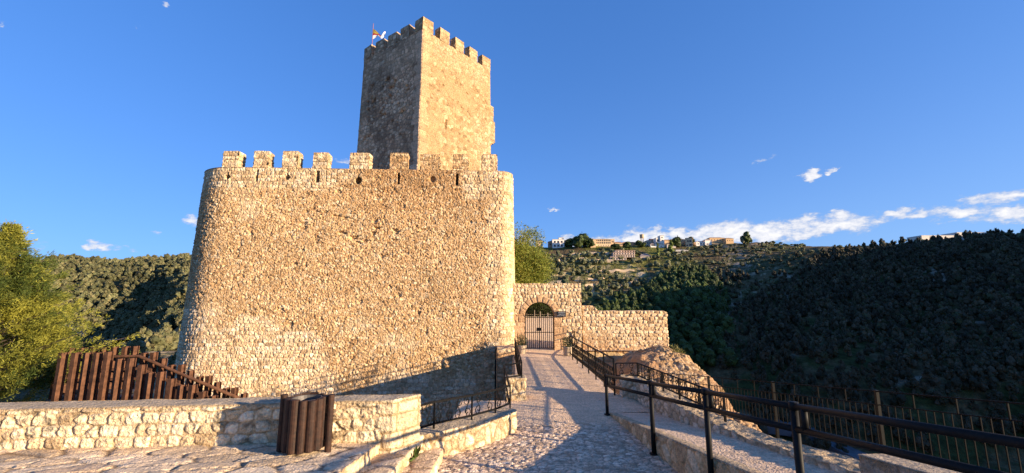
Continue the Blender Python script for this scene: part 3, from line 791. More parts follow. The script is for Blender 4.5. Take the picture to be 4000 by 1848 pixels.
# raised pavement on the right: rises toward the camera
zside = lambda x, y: -.47 + .125 * np.clip(9.97 - y, -.35, 30) + .015 * fbm(x / .6, y / .6, 5)
def side_fn(X, Y):
    t = np.sin((Y * .93 + X * .36 + .05 * fbm(X / .3, Y / .3, 4)) * 2 * math.pi / .085)
    h = .007 * t * sst(9.6, 7.5, Y) + .012 * fbm(X / .3, Y / .14, 23, 5)
    c = np.array([.60, .47, .36]) * (1 + .45 * fbm(X / .25, Y / .12, 25, 4))[..., None] * (1 + .05 * t)[..., None]
    return h, c
RXW = lambda y: np.interp(y, [4.3, 5.2, 6.3, 7.2, 8.5, 10.4, 11.6], [3.78, 3.76, 3.66, 3.60, 3.42, 3.36, 3.28])
ys = np.arange(3.0, 12.0, .026); t = np.linspace(0, 1, 48)
ysl = ys[:, None]; xl = KX(ys) - .02; xr = RXW(ys) + .06
Xs = xl[:, None] + (xr - xl)[:, None] * t[None]; Ys = np.repeat(ysl, 48, 1)
h, c = side_fn(Xs, Ys); mb = MB()
Zs = zside(Xs, Ys) + h; Zs = np.where(Ys > 10.1, np.minimum(Zs, -.52), Zs)
mb.grid(np.stack([Xs, Ys, Zs], -1), c, True)
ys2 = np.arange(-6, 3.05, .25); X2, Y2 = np.meshgrid(np.linspace(2.7, 4.4, 10), ys2, indexing='ij')
mb.grid(np.stack([X2, Y2, zside(X2, Y2) - .01], -1), np.full(X2.shape + (3,), .42))
struct('pavement', mb, M_GROUND)
# its stone kerb wall facing the path
def kerb_fn(s, z):
    return stone(cells_rubble(s, z, .24, .30, 85), s, z, .012, .03, .028, .10, .7, .03, [(.56, .42, .27), (.62, .48, .32), (.48, .34, .21), (.66, .55, .40)], [3, 2, 2, 1], (.48, .33, .19), 85)
mb = MB(); yk = np.linspace(10.05, 2.2, 120)
pk = np.stack([KX(yk), yk], 1)
sheet(mb, pk, -.62, lambda x, y: np.maximum(zside(x, y) + .015, -.5), .024, lambda s, z: kerb_fn(s, z), 0, None, .02)
fr = np.stack([KX(yk), yk], 1); cap(mb, fr, fr + [.16, 0], lambda x, y: np.maximum(zside(x, y) + .012, -.5), .04, lambda x, y: (.012 * fbm(x / .1, y / .1, 6), np.tile(np.array([.46, .37, .26]), x.shape + (1,)) * (1 + .6 * fbm(x / .15, y / .15, 7))[..., None]), .015)
single('kerb_wall', mb, M_STONE, 'stone kerb wall retaining the raised pavement along the cobbled path', 'kerb', (2.4, 7, -.5))

# ================================================================ low parapet wall by the terrace
LW = np.array([[-13, 5.75], [-10, 5.95], [-7.2, 6.16], [-3.9, 6.46], [-1.83, 6.62]])
lwz = lambda x, y: .57 + .03 * fbm(x / .35, y, 3, 4) + .02 * sst(-5, -2, x)
def low_fn(s, z):
    h, c = stone(cells_semi(s, z, .25, .16, 91, .8, .28), s, z, .007, .013, .028, .22, .7, .05, [(.70, .60, .43), (.76, .67, .50), (.60, .49, .34), (.80, .72, .57), (.46, .36, .24)], [3, 3, 2, 1.5, .9], (.50, .39, .25), 91, .06, .5)
    c = c * (1 - .55 * sst(.04, .26, fbm(s / .16, z / .10, 93, 5)) * sst(-.12, .1, fbm(s / .8, z / .5, 96, 2)))[..., None]
    tp = sst(.53, .55, z)
    ht = .02 * fbm(s / .25, z / .05, 94, 4) + .012
    ct_ = np.array([.42, .34, .23]) * (1 + .7 * fbm(s / .2, z / .04, 95, 4))[..., None]
    return lerp(h, ht, tp), lerp(c, ct_, tp[..., None])
def quoin_fn(s, z):
    h, c = stone(cells_coursed(s + 3, z, .42, .2, 97), s, z, .010, .03, .03, .10, .5, .035, [(.62, .55, .40), (.66, .59, .45), (.56, .48, .34)], [2, 2, 2], (.36, .27, .16), 97, .06)
    return h, c
capl = lambda x, y: (.016 * fbm(x / .18, y / .18, 6, 5), np.array([.43, .365, .28]) * (1 + .55 * fbm(x / .12, y / .12, 9, 5))[..., None])
low = Thing('parapet_wall', 'long low wall of pale squared stones along the terrace', 'parapet', (-5, 6.5, -.1))
mb = MB(); TH_ = .42
Pl, sl = resample(LW, .02); Nl = normals(Pl); end_b = np.array([-1.50, 7.03])
Lw = sl[-1]
def mixfn(s, z):
    a, ca = low_fn(s, z); b, cb = quoin_fn(s, z)
    row = np.floor((z + 12) / .2).astype(int); w = .16 + .16 * hsh(row, row, 1, 3)
    m = sst(Lw - w - .02, Lw - w + .02, s); return lerp(a, b, m), lerp(ca, cb, m[..., None])
sheet(mb, np.vstack([LW, [end_b]]), lambda x, y: -.25 - .3 * sst(-2.3, -1.7, x), lwz, .013, mixfn)
bk = np.vstack([LW[:-1] + np.array([.0, .43]), [end_b]])
sheet(mb, bk[::-1], -.4, lwz, .06, low_fn)
cap(mb, LW, bk, lwz, .03, capl, .018)
low.part('masonry', mb, M_STONE)

# curved parapet carrying the scroll railing
CP = np.array([[-1.66, 7.06], [-1.23, 7.35], [-.62, 7.86], [-.2, 8.32], [.09, 8.78]])
def cur_fn(s, z):
    return stone(cells_rubble(s, z + .03 * fbm(s, z, 3), .17, .24, 101), s, z, .010, .03, .03, .12, .6, .035, [(.60, .52, .38), (.65, .58, .44), (.53, .44, .3), (.47, .38, .25)], [3, 3, 2, 1], (.33, .25, .15), 101, .06)
mb = MB(); cz = lambda x, y: -.09 + .02 * fbm(x / .2, y / .2, 4)
stone_wall(mb, CP, .42, -.65, cz, .015, cur_fn, capl)
single('curved_parapet', mb, M_STONE, 'curved low stone parapet beside the path carrying the scrolled railing', 'parapet', (-.6, 8, -.6))
# square pier and the wall along the left side of the bridge
mb = MB(); stone_wall(mb, [[-.16, 11.3], [.36, 11.32]], .5, -1.2, .07, .026, cur_fn, capl, .1)
single('stone_pier', mb, M_STONE, 'square stone pier at the near end of the left bridge railing', 'pier', (.1, 11.5, -1))
# bridge body under the deck
mb = MB(); stone_wall(mb, [[-.12, 8.7], [3.05, 8.72]], 3.6, -5.2, -.56, .06, w2_fn, capl, .06); stone_wall(mb, [[.08, 12.3], [3.02, 12.31]], 8.4, -1.45, -.565, .06, w2_fn, capl, .06); stone_wall(mb, [[.10, 20.7], [3.05, 20.71]], 1.6, -5.2, -.56, .06, w2_fn, capl, .06)
mb.add([[.1, 12.3, -1.45], [3, 12.3, -1.45], [3, 20.7, -1.45], [.1, 20.7, -1.45]], [[0, 3, 2, 1]], None, PALE[4])
single('stone_bridge', mb, M_STONE, 'stone bridge body under the cobbled deck crossing the dry moat', 'bridge', (1.5, 15, -5))

# wall on the outer side of the pavement, level top
mb = MB(); yw = np.array([11.75, 10.4, 8.5, 7.2, 6.3, 5.4, 4.6]); pw = np.stack([RXW(yw), yw], 1)
def rw_fn(s, z):
    return stone(cells_rubble(s, z, .22, .19, 103), s, z, .014, .035, .035, .12, .6, .04, [(.66, .54, .42), (.72, .60, .49), (.58, .45, .33), (.6, .46, .32)], [3, 3, 2, 1], (.40, .30, .21), 103, .06)
rwz = lambda x, y: np.maximum(-.03 + .03 * fbm(x / .15, y / .15, 4, 3), zside(x, y) + .03 + .05 * fbm(x / .2, y / .15, 8, 3)) + .05 * sst(7.6, 6.0, y) + .06 * sst(9.5, 11, y)
caprub = lambda x, y: (.07 * fbm(x / .14, y / .14, 6, 5), np.array([.44, .35, .24]) * (1 + .9 * fbm(x / .1, y / .1, 9, 5))[..., None])
# face toward -x : path from near to far has outward right = +x, so run far to near
stone_wall(mb, pw[::1], .46, -.75, rwz, .024, rw_fn, caprub, .08)
single('rubble_kerb', mb, M_STONE, 'low rubble wall between the raised pavement and the drop, under the scrolled railing', 'wall', (3.5, 8, -.6))
# end block of that wall by the bridge
mb = MB(); stone_wall(mb, [[2.98, 11.55], [3.34, 11.5]], .5, -.7, .04, .024, rw_fn, caprub)
single('stone_block', mb, M_STONE, 'rough stone block at the corner where the bridge railing ends', 'stone block', (3.15, 11.7, -.6))
# smooth coped parapet, bottom right
mb = MB(); pp = [[3.44, 4.36], [3.50, 3.4], [3.66, 2.2], [3.9, .5]]
def par_fn(s, z):
    h, c = stone(cells_rubble(s, z, .5, .4, 107), s, z, .02, .06, .02, .05, .6, .03, [(.50, .42, .34), (.42, .33, .25), (.55, .47, .38)], [2, 1, 1], (.40, .31, .22), 107)
    return h, c * (1 - .35 * sst(.0, .25, fbm(s / .2, z / .3, 5)))[..., None]
stone_wall(mb, pp, .40, -.3, lambda x, y: .60 + .125 * (4.3 - y), .024, par_fn, lambda x, y: (.010 * fbm(x / .2, y / .2, 6, 5), np.array([.52, .43, .32]) * (1 + .3 * fbm(x / .2, y / .2, 9, 5))[..., None]), .06)
single('coped_parapet', mb, M_STONE, 'end of a smooth coped stone parapet under the round handrail', 'parapet', (3.7, 3.5, .2))

# small plant rooted at the step
wp = at(1622, 1772, 6.95); mb = MB(); rs = np.random.RandomState(4)
leaves(mb, np.tile([[wp[0], wp[1] - .05, -.34]], (26, 1)) + rs.normal(size=(26, 3)) * .012, .16, .022, rs, [(.10, .15, .03), (.07, .11, .025)], up=.55)
single('weed', mb, M_LEAF, 'small green weed growing at the foot of the wall on the steps', 'plant', (wp[0], wp[1], -.34))

# ================================================================ litter bin of half logs
bx, by, bz = -2.92, 6.12, .0
bin_ = Thing('litter_bin', 'dark brown litter bin of vertical half logs standing against the low wall', 'litter bin', (bx, by, bz))
ns = 13; rad = .225
for i in range(ns):
    a = 2 * math.pi * (i + .3) / ns; px, py = bx + rad * math.cos(a), by + rad * math.sin(a)
    m = MB(); w = .060 + .006 * math.sin(i * 2.3)
    th = np.linspace(-1.7, 1.7, 9)
    zz = np.array([.07, .075, .3, .55, .745 + .012 * math.sin(i * 5), .75 + .012 * math.sin(i * 5)])
    P = np.zeros((9, 6, 3)); rr = np.array([w * .92, w, w, w, w, w * .9])
    for k, tt in enumerate(th):
        P[k, :, 0] = px + rr * math.cos(a + tt) * 1.0; P[k, :, 1] = py + rr * math.sin(a + tt); P[k, :, 2] = zz
    m.grid(P, None)
    m.add(np.vstack([P[:, -1], [[px - .01 * math.cos(a), py - .01 * math.sin(a), zz[-1]]]]), None, [[k, k + 1, 9] for k in range(8)])
    m.add(np.vstack([P[0], P[-1]]), [[k, k + 1, 7 + k, 6 + k] for k in range(5)])
    bin_.part('slat', m, M_WOODB)
m = MB(); m.lathe([(.0, .06), (.19, .06), (.195, .72), (.205, .735), (.185, .735), (.18, .1), (0, .1)], (bx, by, bz), 28); bin_.part('liner', m, M_METAL)
for sx in (-1, 1):
    m = MB(); m.tube([[bx + sx * .335, by + .02, bz - .05], [bx + sx * .335, by + .02, bz + .775]], .046, 14); bin_.part('post', m, M_WOODB)
    
    for hz_ in (.2, .5): m = MB(); m.bar([bx + sx * .20, by + .02, bz + hz_], [bx + sx * .32, by + .02, bz + hz_], .03); bin_.part('bracket', m, M_IRON)

# ================================================================ railings
def scroll_pts(w, h, mirror=1):
    """one S scroll in a w x h panel, local (x, z) about its centre"""
    t = np.linspace(0, 1, 14); a = math.pi * (.5 + 2.4 * (1 - t)); r = .05 * h + .20 * h * t
    A = np.stack([r * np.cos(a), .27 * h + r * np.sin(a)], 1)
    B = -A[::-1]
    m = np.linspace(0, 1, 6)[1:-1, None]; br = A[-1] + (B[0] - A[-1]) * m
    br[:, 0] += .16 * w * np.sin(np.linspace(0, math.pi * 2, 6)[1:-1])
    P = np.vstack([A, br, B]); P[:, 0] *= mirror * min(1.0, w / (h * .5)); return P
def scroll_panel(mb, a, b, z0a, z0b, h, n, r=.008):
    a = np.asarray(a, float); b = np.asarray(b, float)
    for i in range(n):
        t = (i + .5) / n; c = a + (b - a) * t; zc = z0a + (z0b - z0a) * t + h / 2
        L = np.linalg.norm(b - a); d = (b - a) / L; slope = (z0b - z0a) / L
        for mi in (-1, 1):
            P = scroll_pts(L / n * .46, h * .96, mi)
            off = P[:, 0] + mi * L / n * .235
            V = np.stack([c[0] + d[0] * off, c[1] + d[1] * off, zc + P[:, 1] + slope * off], 1)
            mb.tube(V, r, 4, None, False)
def railing(label, pts, levels, posts, mat=M_IRON, rail=.034, post=.04, scroll=None, group=None, name='iron_railing', base_drop=None):
    """pts: [(x,y,zbase)], levels: heights of rails above base; posts: fractions per segment; scroll: (low level, high level, scrolls per metre)"""
    t = Thing(name, label, 'railing', pts[0], group)
    for k, hgt in enumerate(levels):
        m = MB()
        for a, b in zip(pts[:-1], pts[1:]):
            m.bar([a[0], a[1], a[2] + hgt], [b[0], b[1], b[2] + hgt], rail if k < len(levels) - 1 else rail * 1.25, rail)
        t.part('top_rail' if k == len(levels) - 1 else 'lower_rail', m, mat)
    done = set()
    for si, (a, b) in enumerate(zip(pts[:-1], pts[1:])):
        a = np.asarray(a, float); b = np.asarray(b, float)
        fr = posts[si]
        for f in fr:
            q = a + (b - a) * f; key = tuple(np.round(q, 2))
            if key in done: continue
            done.add(key); m = MB(); m.bar([q[0], q[1], q[2] - .05], [q[0], q[1], q[2] + levels[-1]], post); t.part('post', m, mat)
        if scroll:
            lo, hi, dens = scroll; ff = sorted(fr)
            for f0, f1 in zip(ff[:-1], ff[1:]):
                p0 = a + (b - a) * f0; p1 = a + (b - a) * f1; L = np.linalg.norm((p1 - p0)[:2])
                m = MB()
                for l_, h_ in zip(lo, hi):
                    scroll_panel(m, p0[:2], p1[:2], p0[2] + l_, p1[2] + l_, h_ - l_, max(1, int(round(L * dens))))
                t.part('scroll_panel', m, mat)
    return t
lin = lambda n: [i / n for i in range(n + 1)]
railing('black iron railing with scroll panels along the right side of the bridge', [(2.70, 18.9, -.5), (2.86, 11.95, -.5)], [.17, .46, .72, .98], [lin(6)], scroll=((.17, .46), (.46, .72), 3.2), group=None)
railing('short black iron rail closing the gap between bridge railing and gate wall', [(2.70, 18.98, -.5), (2.75, 20.0, -.5), (3.35, 22.4, -.5)], [.17, .72, .98], [[1.0], [0.0, 1.0]])
railing('scrolled black iron railing on the low rubble wall to the right of the bridge', [(2.92, 11.95, -.02), (3.5, 11.85, .0), (3.62, 7.35, .12)], [.05, .38], [lin(1), lin(5)], scroll=((.05,), (.38,), 2.4), rail=.026, post=.034)
railing('black iron railing on the stone wall along the left side of the bridge', [(.12, 18.6, .07), (.26, 11.42, .07)], [-.42, -.12, .14, .39], [lin(6)], scroll=((-.42, -.12), (-.12, .14), 3.2), rail=.03, post=.034)
m_ = railing('short iron rail linking curved parapet and bridge wall across the corner', [(-.06, 8.95, -.09), (-.2, 11.3, -.02), (.26, 11.40, .03)], [.10, .42], [[], [0.0, 1.0]], rail=.03, post=.034)
cb = CP + np.array([[-.13, .2]] * len(CP)); 
railing('curved black iron railing with scrollwork on the low parapet by the path', [(-1.64, 7.2, -.075)] + [(q[0], q[1], -.075) for q in cb[1:]], [.06, .42], [lin(1)] * 4, scroll=((.06,), (.42,), 2.4), rail=.03, post=.032)

# round tube handrail in front, four posts
hx = lambda y: 2.2 + .0931 * (9.97 - y)
hz = lambda y: .36 + .1255 * (9.97 - y)
hr = Thing('tube_handrail', 'dark round tube handrail with two bars running down beside the cobbled path', 'handrail', (2.2, 9.97, -.5))
py_ = [9.97, 7.5, 5.75, 4.19, 2.3, .4]
for i, (ya, yb) in enumerate(zip(py_[:-1], py_[1:])):
    for dz in (0, -.21):
        m = MB(); m.tube([[hx(ya), ya + (-.0 if i else .03), hz(ya) + dz], [hx(yb), yb + .0, hz(yb) + dz]], .032, 12); hr.part('top_tube' if dz == 0 else 'lower_tube', m, M_OLIVE, smooth=True)
for i, y in enumerate(py_):
    zb = -.55
    m = MB(); m.tube([[hx(y), y, zb], [hx(y), y, hz(y) - .0]], .037, 12); m.tube([[hx(y), y, hz(y) - .03], [hx(y), y, hz(y) + .04]], .045, 12); hr.part('post', m, M_OLIVE, smooth=True)
    if i < 5:
        y2 = y - .12
        m = MB(); m.tube([[hx(y2) + .0, y2, hz(y2) - .22], [hx(y2), y2, hz(y2)]], .032, 10); hr.part('stub_post', m, M_OLIVE, smooth=True)
    m = MB(); m.lathe([(0, -.0), (.075, 0), (.075, .012), (.04, .02)], (hx(y), y, -.495), 14); hr.part('base_plate', m, M_OLIVE)

# baluster fence above the drop
fcx = lambda y: 8.3 - .188 * y
fcz = lambda y: .43 + .1225 * (8 - y)          # top rail
fen = Thing('baluster_fence', 'tall dark steel fence of thin balusters along the cliff edge', 'fence', (6.5, 9, -.7))
yA, yB = 15.4, 1.6; H = 1.1; MIDD = .24
def fp(y, d): return [fcx(y), y, fcz(y) - d]
for d, w, nm in ((0, .022, 'top_rail'), (MIDD, .018, 'middle_rail'), (H - .06, .02, 'bottom_rail')):
    m = MB(); m.bar(fp(yA, d), fp(yB, d), w); fen.part(nm, m, M_IRON)
yposts = [15.4, 12.8, 10.4, 8.0, 5.6, 3.2]
for y in yposts:
    m = MB(); m.bar(fp(y, -.02), fp(y, H + .25), .055); fen.part('post', m, M_OLIVE)
for y0, y1 in zip(yposts[:-1], yposts[1:]):
    for k in range(1, 4):
        y = y0 + (y1 - y0) * k / 4; m = MB(); m.bar(fp(y, 0), fp(y, MIDD), .018); fen.part('spindle', m, M_IRON)
src = None; y = 12.67
cnt = 0
while y > 2.0 and cnt < 96:
    if min(abs(y - q) for q in yposts) > .06:
        m = MB(); m.bar(fp(y, MIDD), fp(y, H - .06), .014); fen.part('baluster', m, M_IRON); cnt += 1
    y -= .118

# ================================================================ rusty steel stairway on the left
stw = Thing('steel_stairway', 'rust brown stairway of upright steel beams descending into the moat', 'stairway', (-7, 9, -4))
front = [(250, 1377), (300, 1377), (345, 1377), (385, 1377), (427, 1374), (470, 1401), (515, 1399), (558, 1425), (590, 1455), (632, 1452), (672, 1480), (712, 1504), (755, 1503), (795, 1529), (835, 1545)]
backr = [(240, 1360), (283, 1358), (325, 1358), (367, 1357), (408, 1356), (450, 1354), (494, 1353), (530, 1352), (566, 1378), (603, 1376), (640, 1400), (673, 1425), (712, 1424), (747, 1447), (782, 1470), (818, 1468), (852, 1492), (886, 1515), (918, 1514), (955, 1536)]
def ibeam(p, hgt, k, w=.098, d=.10):
    m = MB(); x, y, z = p; zc = z - hgt / 2; t = .012; a = -.28 + .16 * math.sin(k * 2.1); c_, s_ = math.cos(a), math.sin(a)
    for e in (-1, 1): m.box([x - s_ * e * d / 2, y + c_ * e * d / 2, zc - (.0 if e < 0 else .001)], [w, t, hgt], a)
    m.box([x, y, zc - .003], [t, d - t, hgt], a); return m
for k, (u, v) in enumerate(front): stw.part('beam', ibeam(at(u, v, 8.5), 4.4, k), M_RUST)
for k, (u, v) in enumerate(backr): stw.part('beam', ibeam(at(u, v, 9.9), 4.6, k + 1), M_RUST)
hp = [at(280, 1400, 9.75), at(440, 1393, 9.75), at(545, 1392, 9.75), at(740, 1475, 9.75), at(935, 1556, 9.75)]
m = MB(); m.tube(hp, .035, 8); stw.part('handrail', m, M_RUST, smooth=True)
m = MB(); m.bar(hp[2] + [0, .05, -.28], hp[-1] + [0, .05, -.28], .05); m.bar(hp[0] + [0, .05, -.28], hp[2] + [0, .05, -.28], .05); m.bar(hp[0] + [0, .05, -.5], hp[2] + [0, .05, -.5], .05); stw.part('side_rail', m, M_RUST)
for k in range(5):
    m = MB(); p_ = at(455, 1540 + k * 9, 9.2); m.box([p_[0] - .3, 9.5 - .27 * k, p_[2]], [1.9, .24, .04]); stw.part('step', m, M_METAL)
# ================================================================ terrain
def prof(u, *kn):
    """terrain section along one bearing; knots (Y, v) measured in the photo or ('z', Y, z)"""
    Y, Z = [], []
    for k in kn:
        if k[0] == 'z': Y.append(k[1]); Z.append(k[2])
        else: Y.append(k[0]); Z.append(at(u, k[1], k[0])[2])
    o = np.argsort(Y); return (u - 2000) / FPX, np.array(Y)[o], np.array(Z)[o]
V_ = 'z'
PROF = [
 prof(-1400, (V_, 5, -40), (V_, 100, -35), (V_, 180, -20), (V_, 260, 25), (V_, 300, 30), (V_, 500, 20)),
 prof(-400, (V_, 5, -40), (V_, 150, -34), (215, 1310), (240, 1240), (270, 1150), (320, 1055), (345, 1040), (V_, 500, 20)),
 prof(0, (V_, 5, -40), (V_, 120, -35), (215, 1325), (240, 1250), (270, 1150), (325, 1040), (350, 1022), (V_, 500, 20)),
 prof(300, (V_, 5, -34), (V_, 90, -30), (V_, 150, -32), (215, 1332), (245, 1240), (275, 1140), (325, 1038), (345, 1020), (V_, 500, 20)),
 prof(480, (V_, 5, -20), (V_, 38, -7.6), (V_, 68, -6.2), (V_, 88, -14), (V_, 140, -24), (215, 1335), (250, 1210), (285, 1105), (325, 1040), (345, 1026), (V_, 500, 20)),
 prof(600, (V_, 5, -10), (V_, 38, -7.6), (V_, 98, -6.6), (V_, 120, -14), (V_, 140, -20), (225, 1270), (255, 1170), (290, 1080), (325, 1036), (345, 1022), (V_, 500, 20)),
 prof(740, (V_, 5, -5), (V_, 35, -8), (V_, 140, -6.5), (V_, 160, -9), (195, 1180), (245, 1090), (285, 1040), (320, 1020), (340, 1010), (V_, 500, 20)),
 prof(1050, (V_, 5, -5), (V_, 30, -8), (V_, 90, -7.5), (V_, 135, -7), (V_, 188, 10), (V_, 240, 25), (V_, 300, 34), (V_, 500, 20)),
 prof(1220, (V_, 5, -5), (V_, 30, -5), (V_, 90, -4), (V_, 140, -3), (V_, 190, 10), (V_, 240, 24), (V_, 300, 31), (V_, 500, 30)),  # unseen spur behind the castle, shaped to throw shade on the left hill
 prof(1400, (V_, 5, -5), (V_, 30, -4), (V_, 90, -3), (V_, 150, -3), (V_, 200, 10), (V_, 260, 24), (V_, 320, 33), (V_, 500, 40)),
 prof(1750, (V_, 5, -2), (V_, 30, -1), (V_, 70, -2), (V_, 120, -12), (V_, 210, -5), (V_, 300, 20), (V_, 380, 44), (V_, 430, 58), (V_, 700, 40)),
 prof(2000, (V_, 5, -2), (V_, 30, -1), (V_, 55, -2), (V_, 95, -16), (V_, 190, -20), (250, 1165), (300, 1090), (360, 1030), (400, 982), (422, 958), (V_, 520, 62), (V_, 800, 40)),
 prof(2150, (V_, 5, -2), (V_, 30, -3), (V_, 60, -10), (V_, 110, -28), (V_, 185, -28), (250, 1175), (300, 1092), (360, 1030), (402, 986), (422, 963), (V_, 520, 62), (V_, 800, 40)),
 prof(2300, (V_, 5, -12), (V_, 30, -20), (V_, 60, -36), (V_, 150, -38), (200, 1300), (250, 1185), (300, 1095), (360, 1028), (402, 985), (422, 963), (V_, 520, 62), (V_, 800, 40)),
 prof(2600, (V_, 5, -30), (V_, 60, -42), (V_, 140, -42), (200, 1310), (250, 1190), (300, 1105), (350, 1035), (400, 983), (422, 958), (V_, 520, 62), (V_, 800, 40)),
 prof(2780, (V_, 5, -35), (V_, 60, -42), (V_, 130, -42), (185, 1350), (230, 1230), (290, 1110), (345, 1030), (395, 972), (420, 949), (V_, 520, 64), (V_, 800, 40)),
 prof(2950, (V_, 5, -35), (V_, 60, -42), (V_, 128, -42), (160, 1430), (200, 1265), (250, 1135), (310, 1040), (370, 975), (405, 948), (V_, 520, 62), (V_, 800, 60)),
 prof(3200, (V_, 5, -35), (V_, 60, -42), (V_, 125, -42), (150, 1450), (190, 1280), (240, 1125), (290, 1005), (325, 962), (V_, 430, 58), (V_, 800, 70)),
 prof(3500, (V_, 5, -35), (V_, 60, -42), (V_, 120, -42), (140, 1490), (180, 1290), (220, 1125), (265, 1005), (298, 952), (V_, 400, 52), (V_, 800, 80)),
 prof(3800, (V_, 5, -35), (V_, 60, -42), (V_, 120, -42), (135, 1510), (165, 1310), (200, 1145), (240, 1010), (270, 932), (V_, 360, 54), (V_, 800, 90)),
 prof(4100, (V_, 5, -35), (V_, 60, -42), (V_, 118, -42), (130, 1510), (155, 1310), (185, 1145), (225, 1005), (252, 922), (V_, 340, 58), (V_, 600, 90)),
 prof(5000, (V_, 5, -35), (V_, 60, -42), (V_, 90, -42), (V_, 112, -15), (V_, 140, 25), (V_, 175, 55), (V_, 220, 76), (V_, 300, 92), (V_, 800, 110)),
 prof(7000, (V_, 5, -35), (V_, 40, -42), (V_, 52, -38), (V_, 68, 0), (V_, 88, 42), (V_, 120, 76), (V_, 170, 92), (V_, 300, 100), (V_, 800, 100)),
]
PK = np.array([p[0] for p in PROF])
def z_far(x, y):
    x = np.asarray(x, float); y = np.asarray(y, float)
    yy = np.maximum(y, 1.0); k = np.clip(x / yy * CT, PK[0], PK[-1])
    i = np.clip(np.searchsorted(PK, k) - 1, 0, len(PK) - 2)
    out = np.zeros(np.broadcast(x, y).shape)
    yb = np.broadcast_to(yy, out.shape); kb = np.broadcast_to(k, out.shape); ib = np.broadcast_to(i, out.shape)
    for j in range(len(PK) - 1):
        m = ib == j
        if m.any():
            t = (kb[m] - PK[j]) / (PK[j + 1] - PK[j])
            out[m] = np.interp(yb[m], PROF[j][1], PROF[j][2]) * (1 - t) + np.interp(yb[m], PROF[j + 1][1], PROF[j + 1][2]) * t
    return out
def z_near(x, y):
    x = np.asarray(x, float); y = np.asarray(y, float)
    z = np.full(np.broadcast(x, y).shape, -.9)
    z = z + 0 * x + 0 * y
    # ground slopes gently to the fence then falls away
    z = z - .12 * np.clip(y - 7, 0, 20) * sst(3.2, 5, x)
    edge = np.interp(y, [-40, 0, 8, 13, 18, 22, 26, 45, 60], [9.6, 8.5, 7.0, 6.1, 8.0, 8.7, 9.0, 9.0, 2.0])
    z = z - 2.4 * np.clip(x - edge, 0, 6) - 1.0 * np.clip(x - edge - 6, 0, 200)
    # moat and the ground falling off to the left
    mo = sst(8.6, 9.6, y) * sst(24, 22, y) * sst(.4, -.4, x)
    mo2 = sst(12.2, 12.8, y) * sst(22.4, 21.5, y) * sst(5.6, 4.4, x) * sst(-.6, .2, x)
    z = lerp(z, -5.0, mo)
    z = lerp(z, -4.2, mo2)
    z = z - 1.6 * np.clip(-17 - x, 0, 300)
    # courtyard plateau behind the walls
    co = sst(21.8, 22.6, y) * sst(9.0, 8.0, x) * sst(-15.8, -15, x)
    z = lerp(z, -.56 + .065 * np.clip(y - 22.5, 0, 16), co)
    z = z - 1.0 * np.clip(y - np.interp(x, [-20, -8, 0, 8], [26, 42, 62, 44]), 0, 200)
    return z
def zg(x, y, noise=True):
    x = np.asarray(x, float); y = np.asarray(y, float)
    zf = z_far(x, y); k = x / np.maximum(y, 1) * CT * FPX + 2000
    # cultivated terraces on the far slope
    tz = sst(2010, 2080, k) * sst(2700, 2560, k) * sst(255, 275, y) * sst(398, 380, y)
    st_ = 4.2; q = (zf + 1.6 * fbm(x / 45, y / 45, 5) * 4) / st_; fr = q - np.floor(q)
    zt_ = st_ * (np.floor(q) + sst(.72, .95, fr)) - 1.6 * fbm(x / 45, y / 45, 5) * 4
    zf = lerp(zf, zt_, tz * .85)
    rk = sst(2720, 2800, k) * sst(3080, 2960, k) * sst(235, 260, y) * sst(405, 390, y)
    q = (zf + 6 * fbm(x / 25, y / 25, 7)) / 3.0; fr = q - np.floor(q)
    zf = lerp(zf, 3.0 * (np.floor(q) + sst(.5, .9, fr)) - 6 * fbm(x / 25, y / 25, 7), rk * .7)
    zn = z_near(x, y)
    zf = zf - 60 * sst(34, 24, y) 
    z = np.maximum(zf, zn)
    if noise:
        d = np.hypot(x, y)
        a = np.clip((d - 8) / 60, 0, 1) * sst(0, 4, np.abs(y - 30) + 60 * (d > 45))
        inn = (zn > zf) & (np.abs(x) < 9) & (y < 62) & (y > -30)
        a = np.where(inn, .06, a)
        z = z + a * (3 * sst(55, 75, d) * sst(-1, 1, -k) * (x < 0) * fbm(x / 9, y / 9, 8, 4) + 5 * fbm(x / 40, y / 40, 2, 3) + 1.6 * fbm(x / 8, y / 8, 3, 4) * sst(30, 60, d) + .5 * fbm(x / 2.2, y / 2.2, 6, 3))
    return z
az = np.concatenate([np.arange(-180, -64, 3.0), np.arange(-64, -55, .5), np.arange(-55, 55, .16), np.arange(55, 66, .5), np.arange(66, 180.1, 3.0)])
rr = 2.5 * np.exp(np.linspace(0, math.log(900 / 2.5), 540))
A, Rg = np.meshgrid(np.radians(az), rr, indexing='ij')
X, Y = Rg * np.sin(A), Rg * np.cos(A)
Z = zg(X, Y)
# behind and beside the viewer the plateau just runs on
back = np.where(A > 0, sst(76, 92, np.degrees(A)), sst(64, 80, -np.degrees(A)))
Z = lerp(Z, np.where(X > 9, np.maximum(-1 - 1.15 * (X - 9), -42) + 28 * sst(150, 320, Rg) * sst(100, 70, np.degrees(A)), -1.0 + 0 * X), back)
gz = np.gradient(Z, axis=1) / np.gradient(Rg, axis=1)
ku = X / np.maximum(Y, 1) * CT * FPX + 2000
n1 = fbm(X / 14, Y / 14, 21, 5); n2 = fbm(X / 3, Y / 3, 23, 4); n3 = fbm(X / 50, Y / 50, 25, 3)
soil = np.array([.11, .085, .048]); grass = np.array([.105, .115, .03]); dgrass = np.array([.04, .05, .018]); rock = np.array([.33, .275, .20]); 
c = lerp(soil, dgrass, sst(-.12, .1, n1 + .5 * n2)[..., None])
tzone = sst(2000, 2060, ku) * sst(2760, 2620, ku) * sst(235, 262, Y)
c = lerp(c, grass * (1 + 1.0 * n2)[..., None], (tzone * sst(-.1, .12, n1 + n3))[..., None])
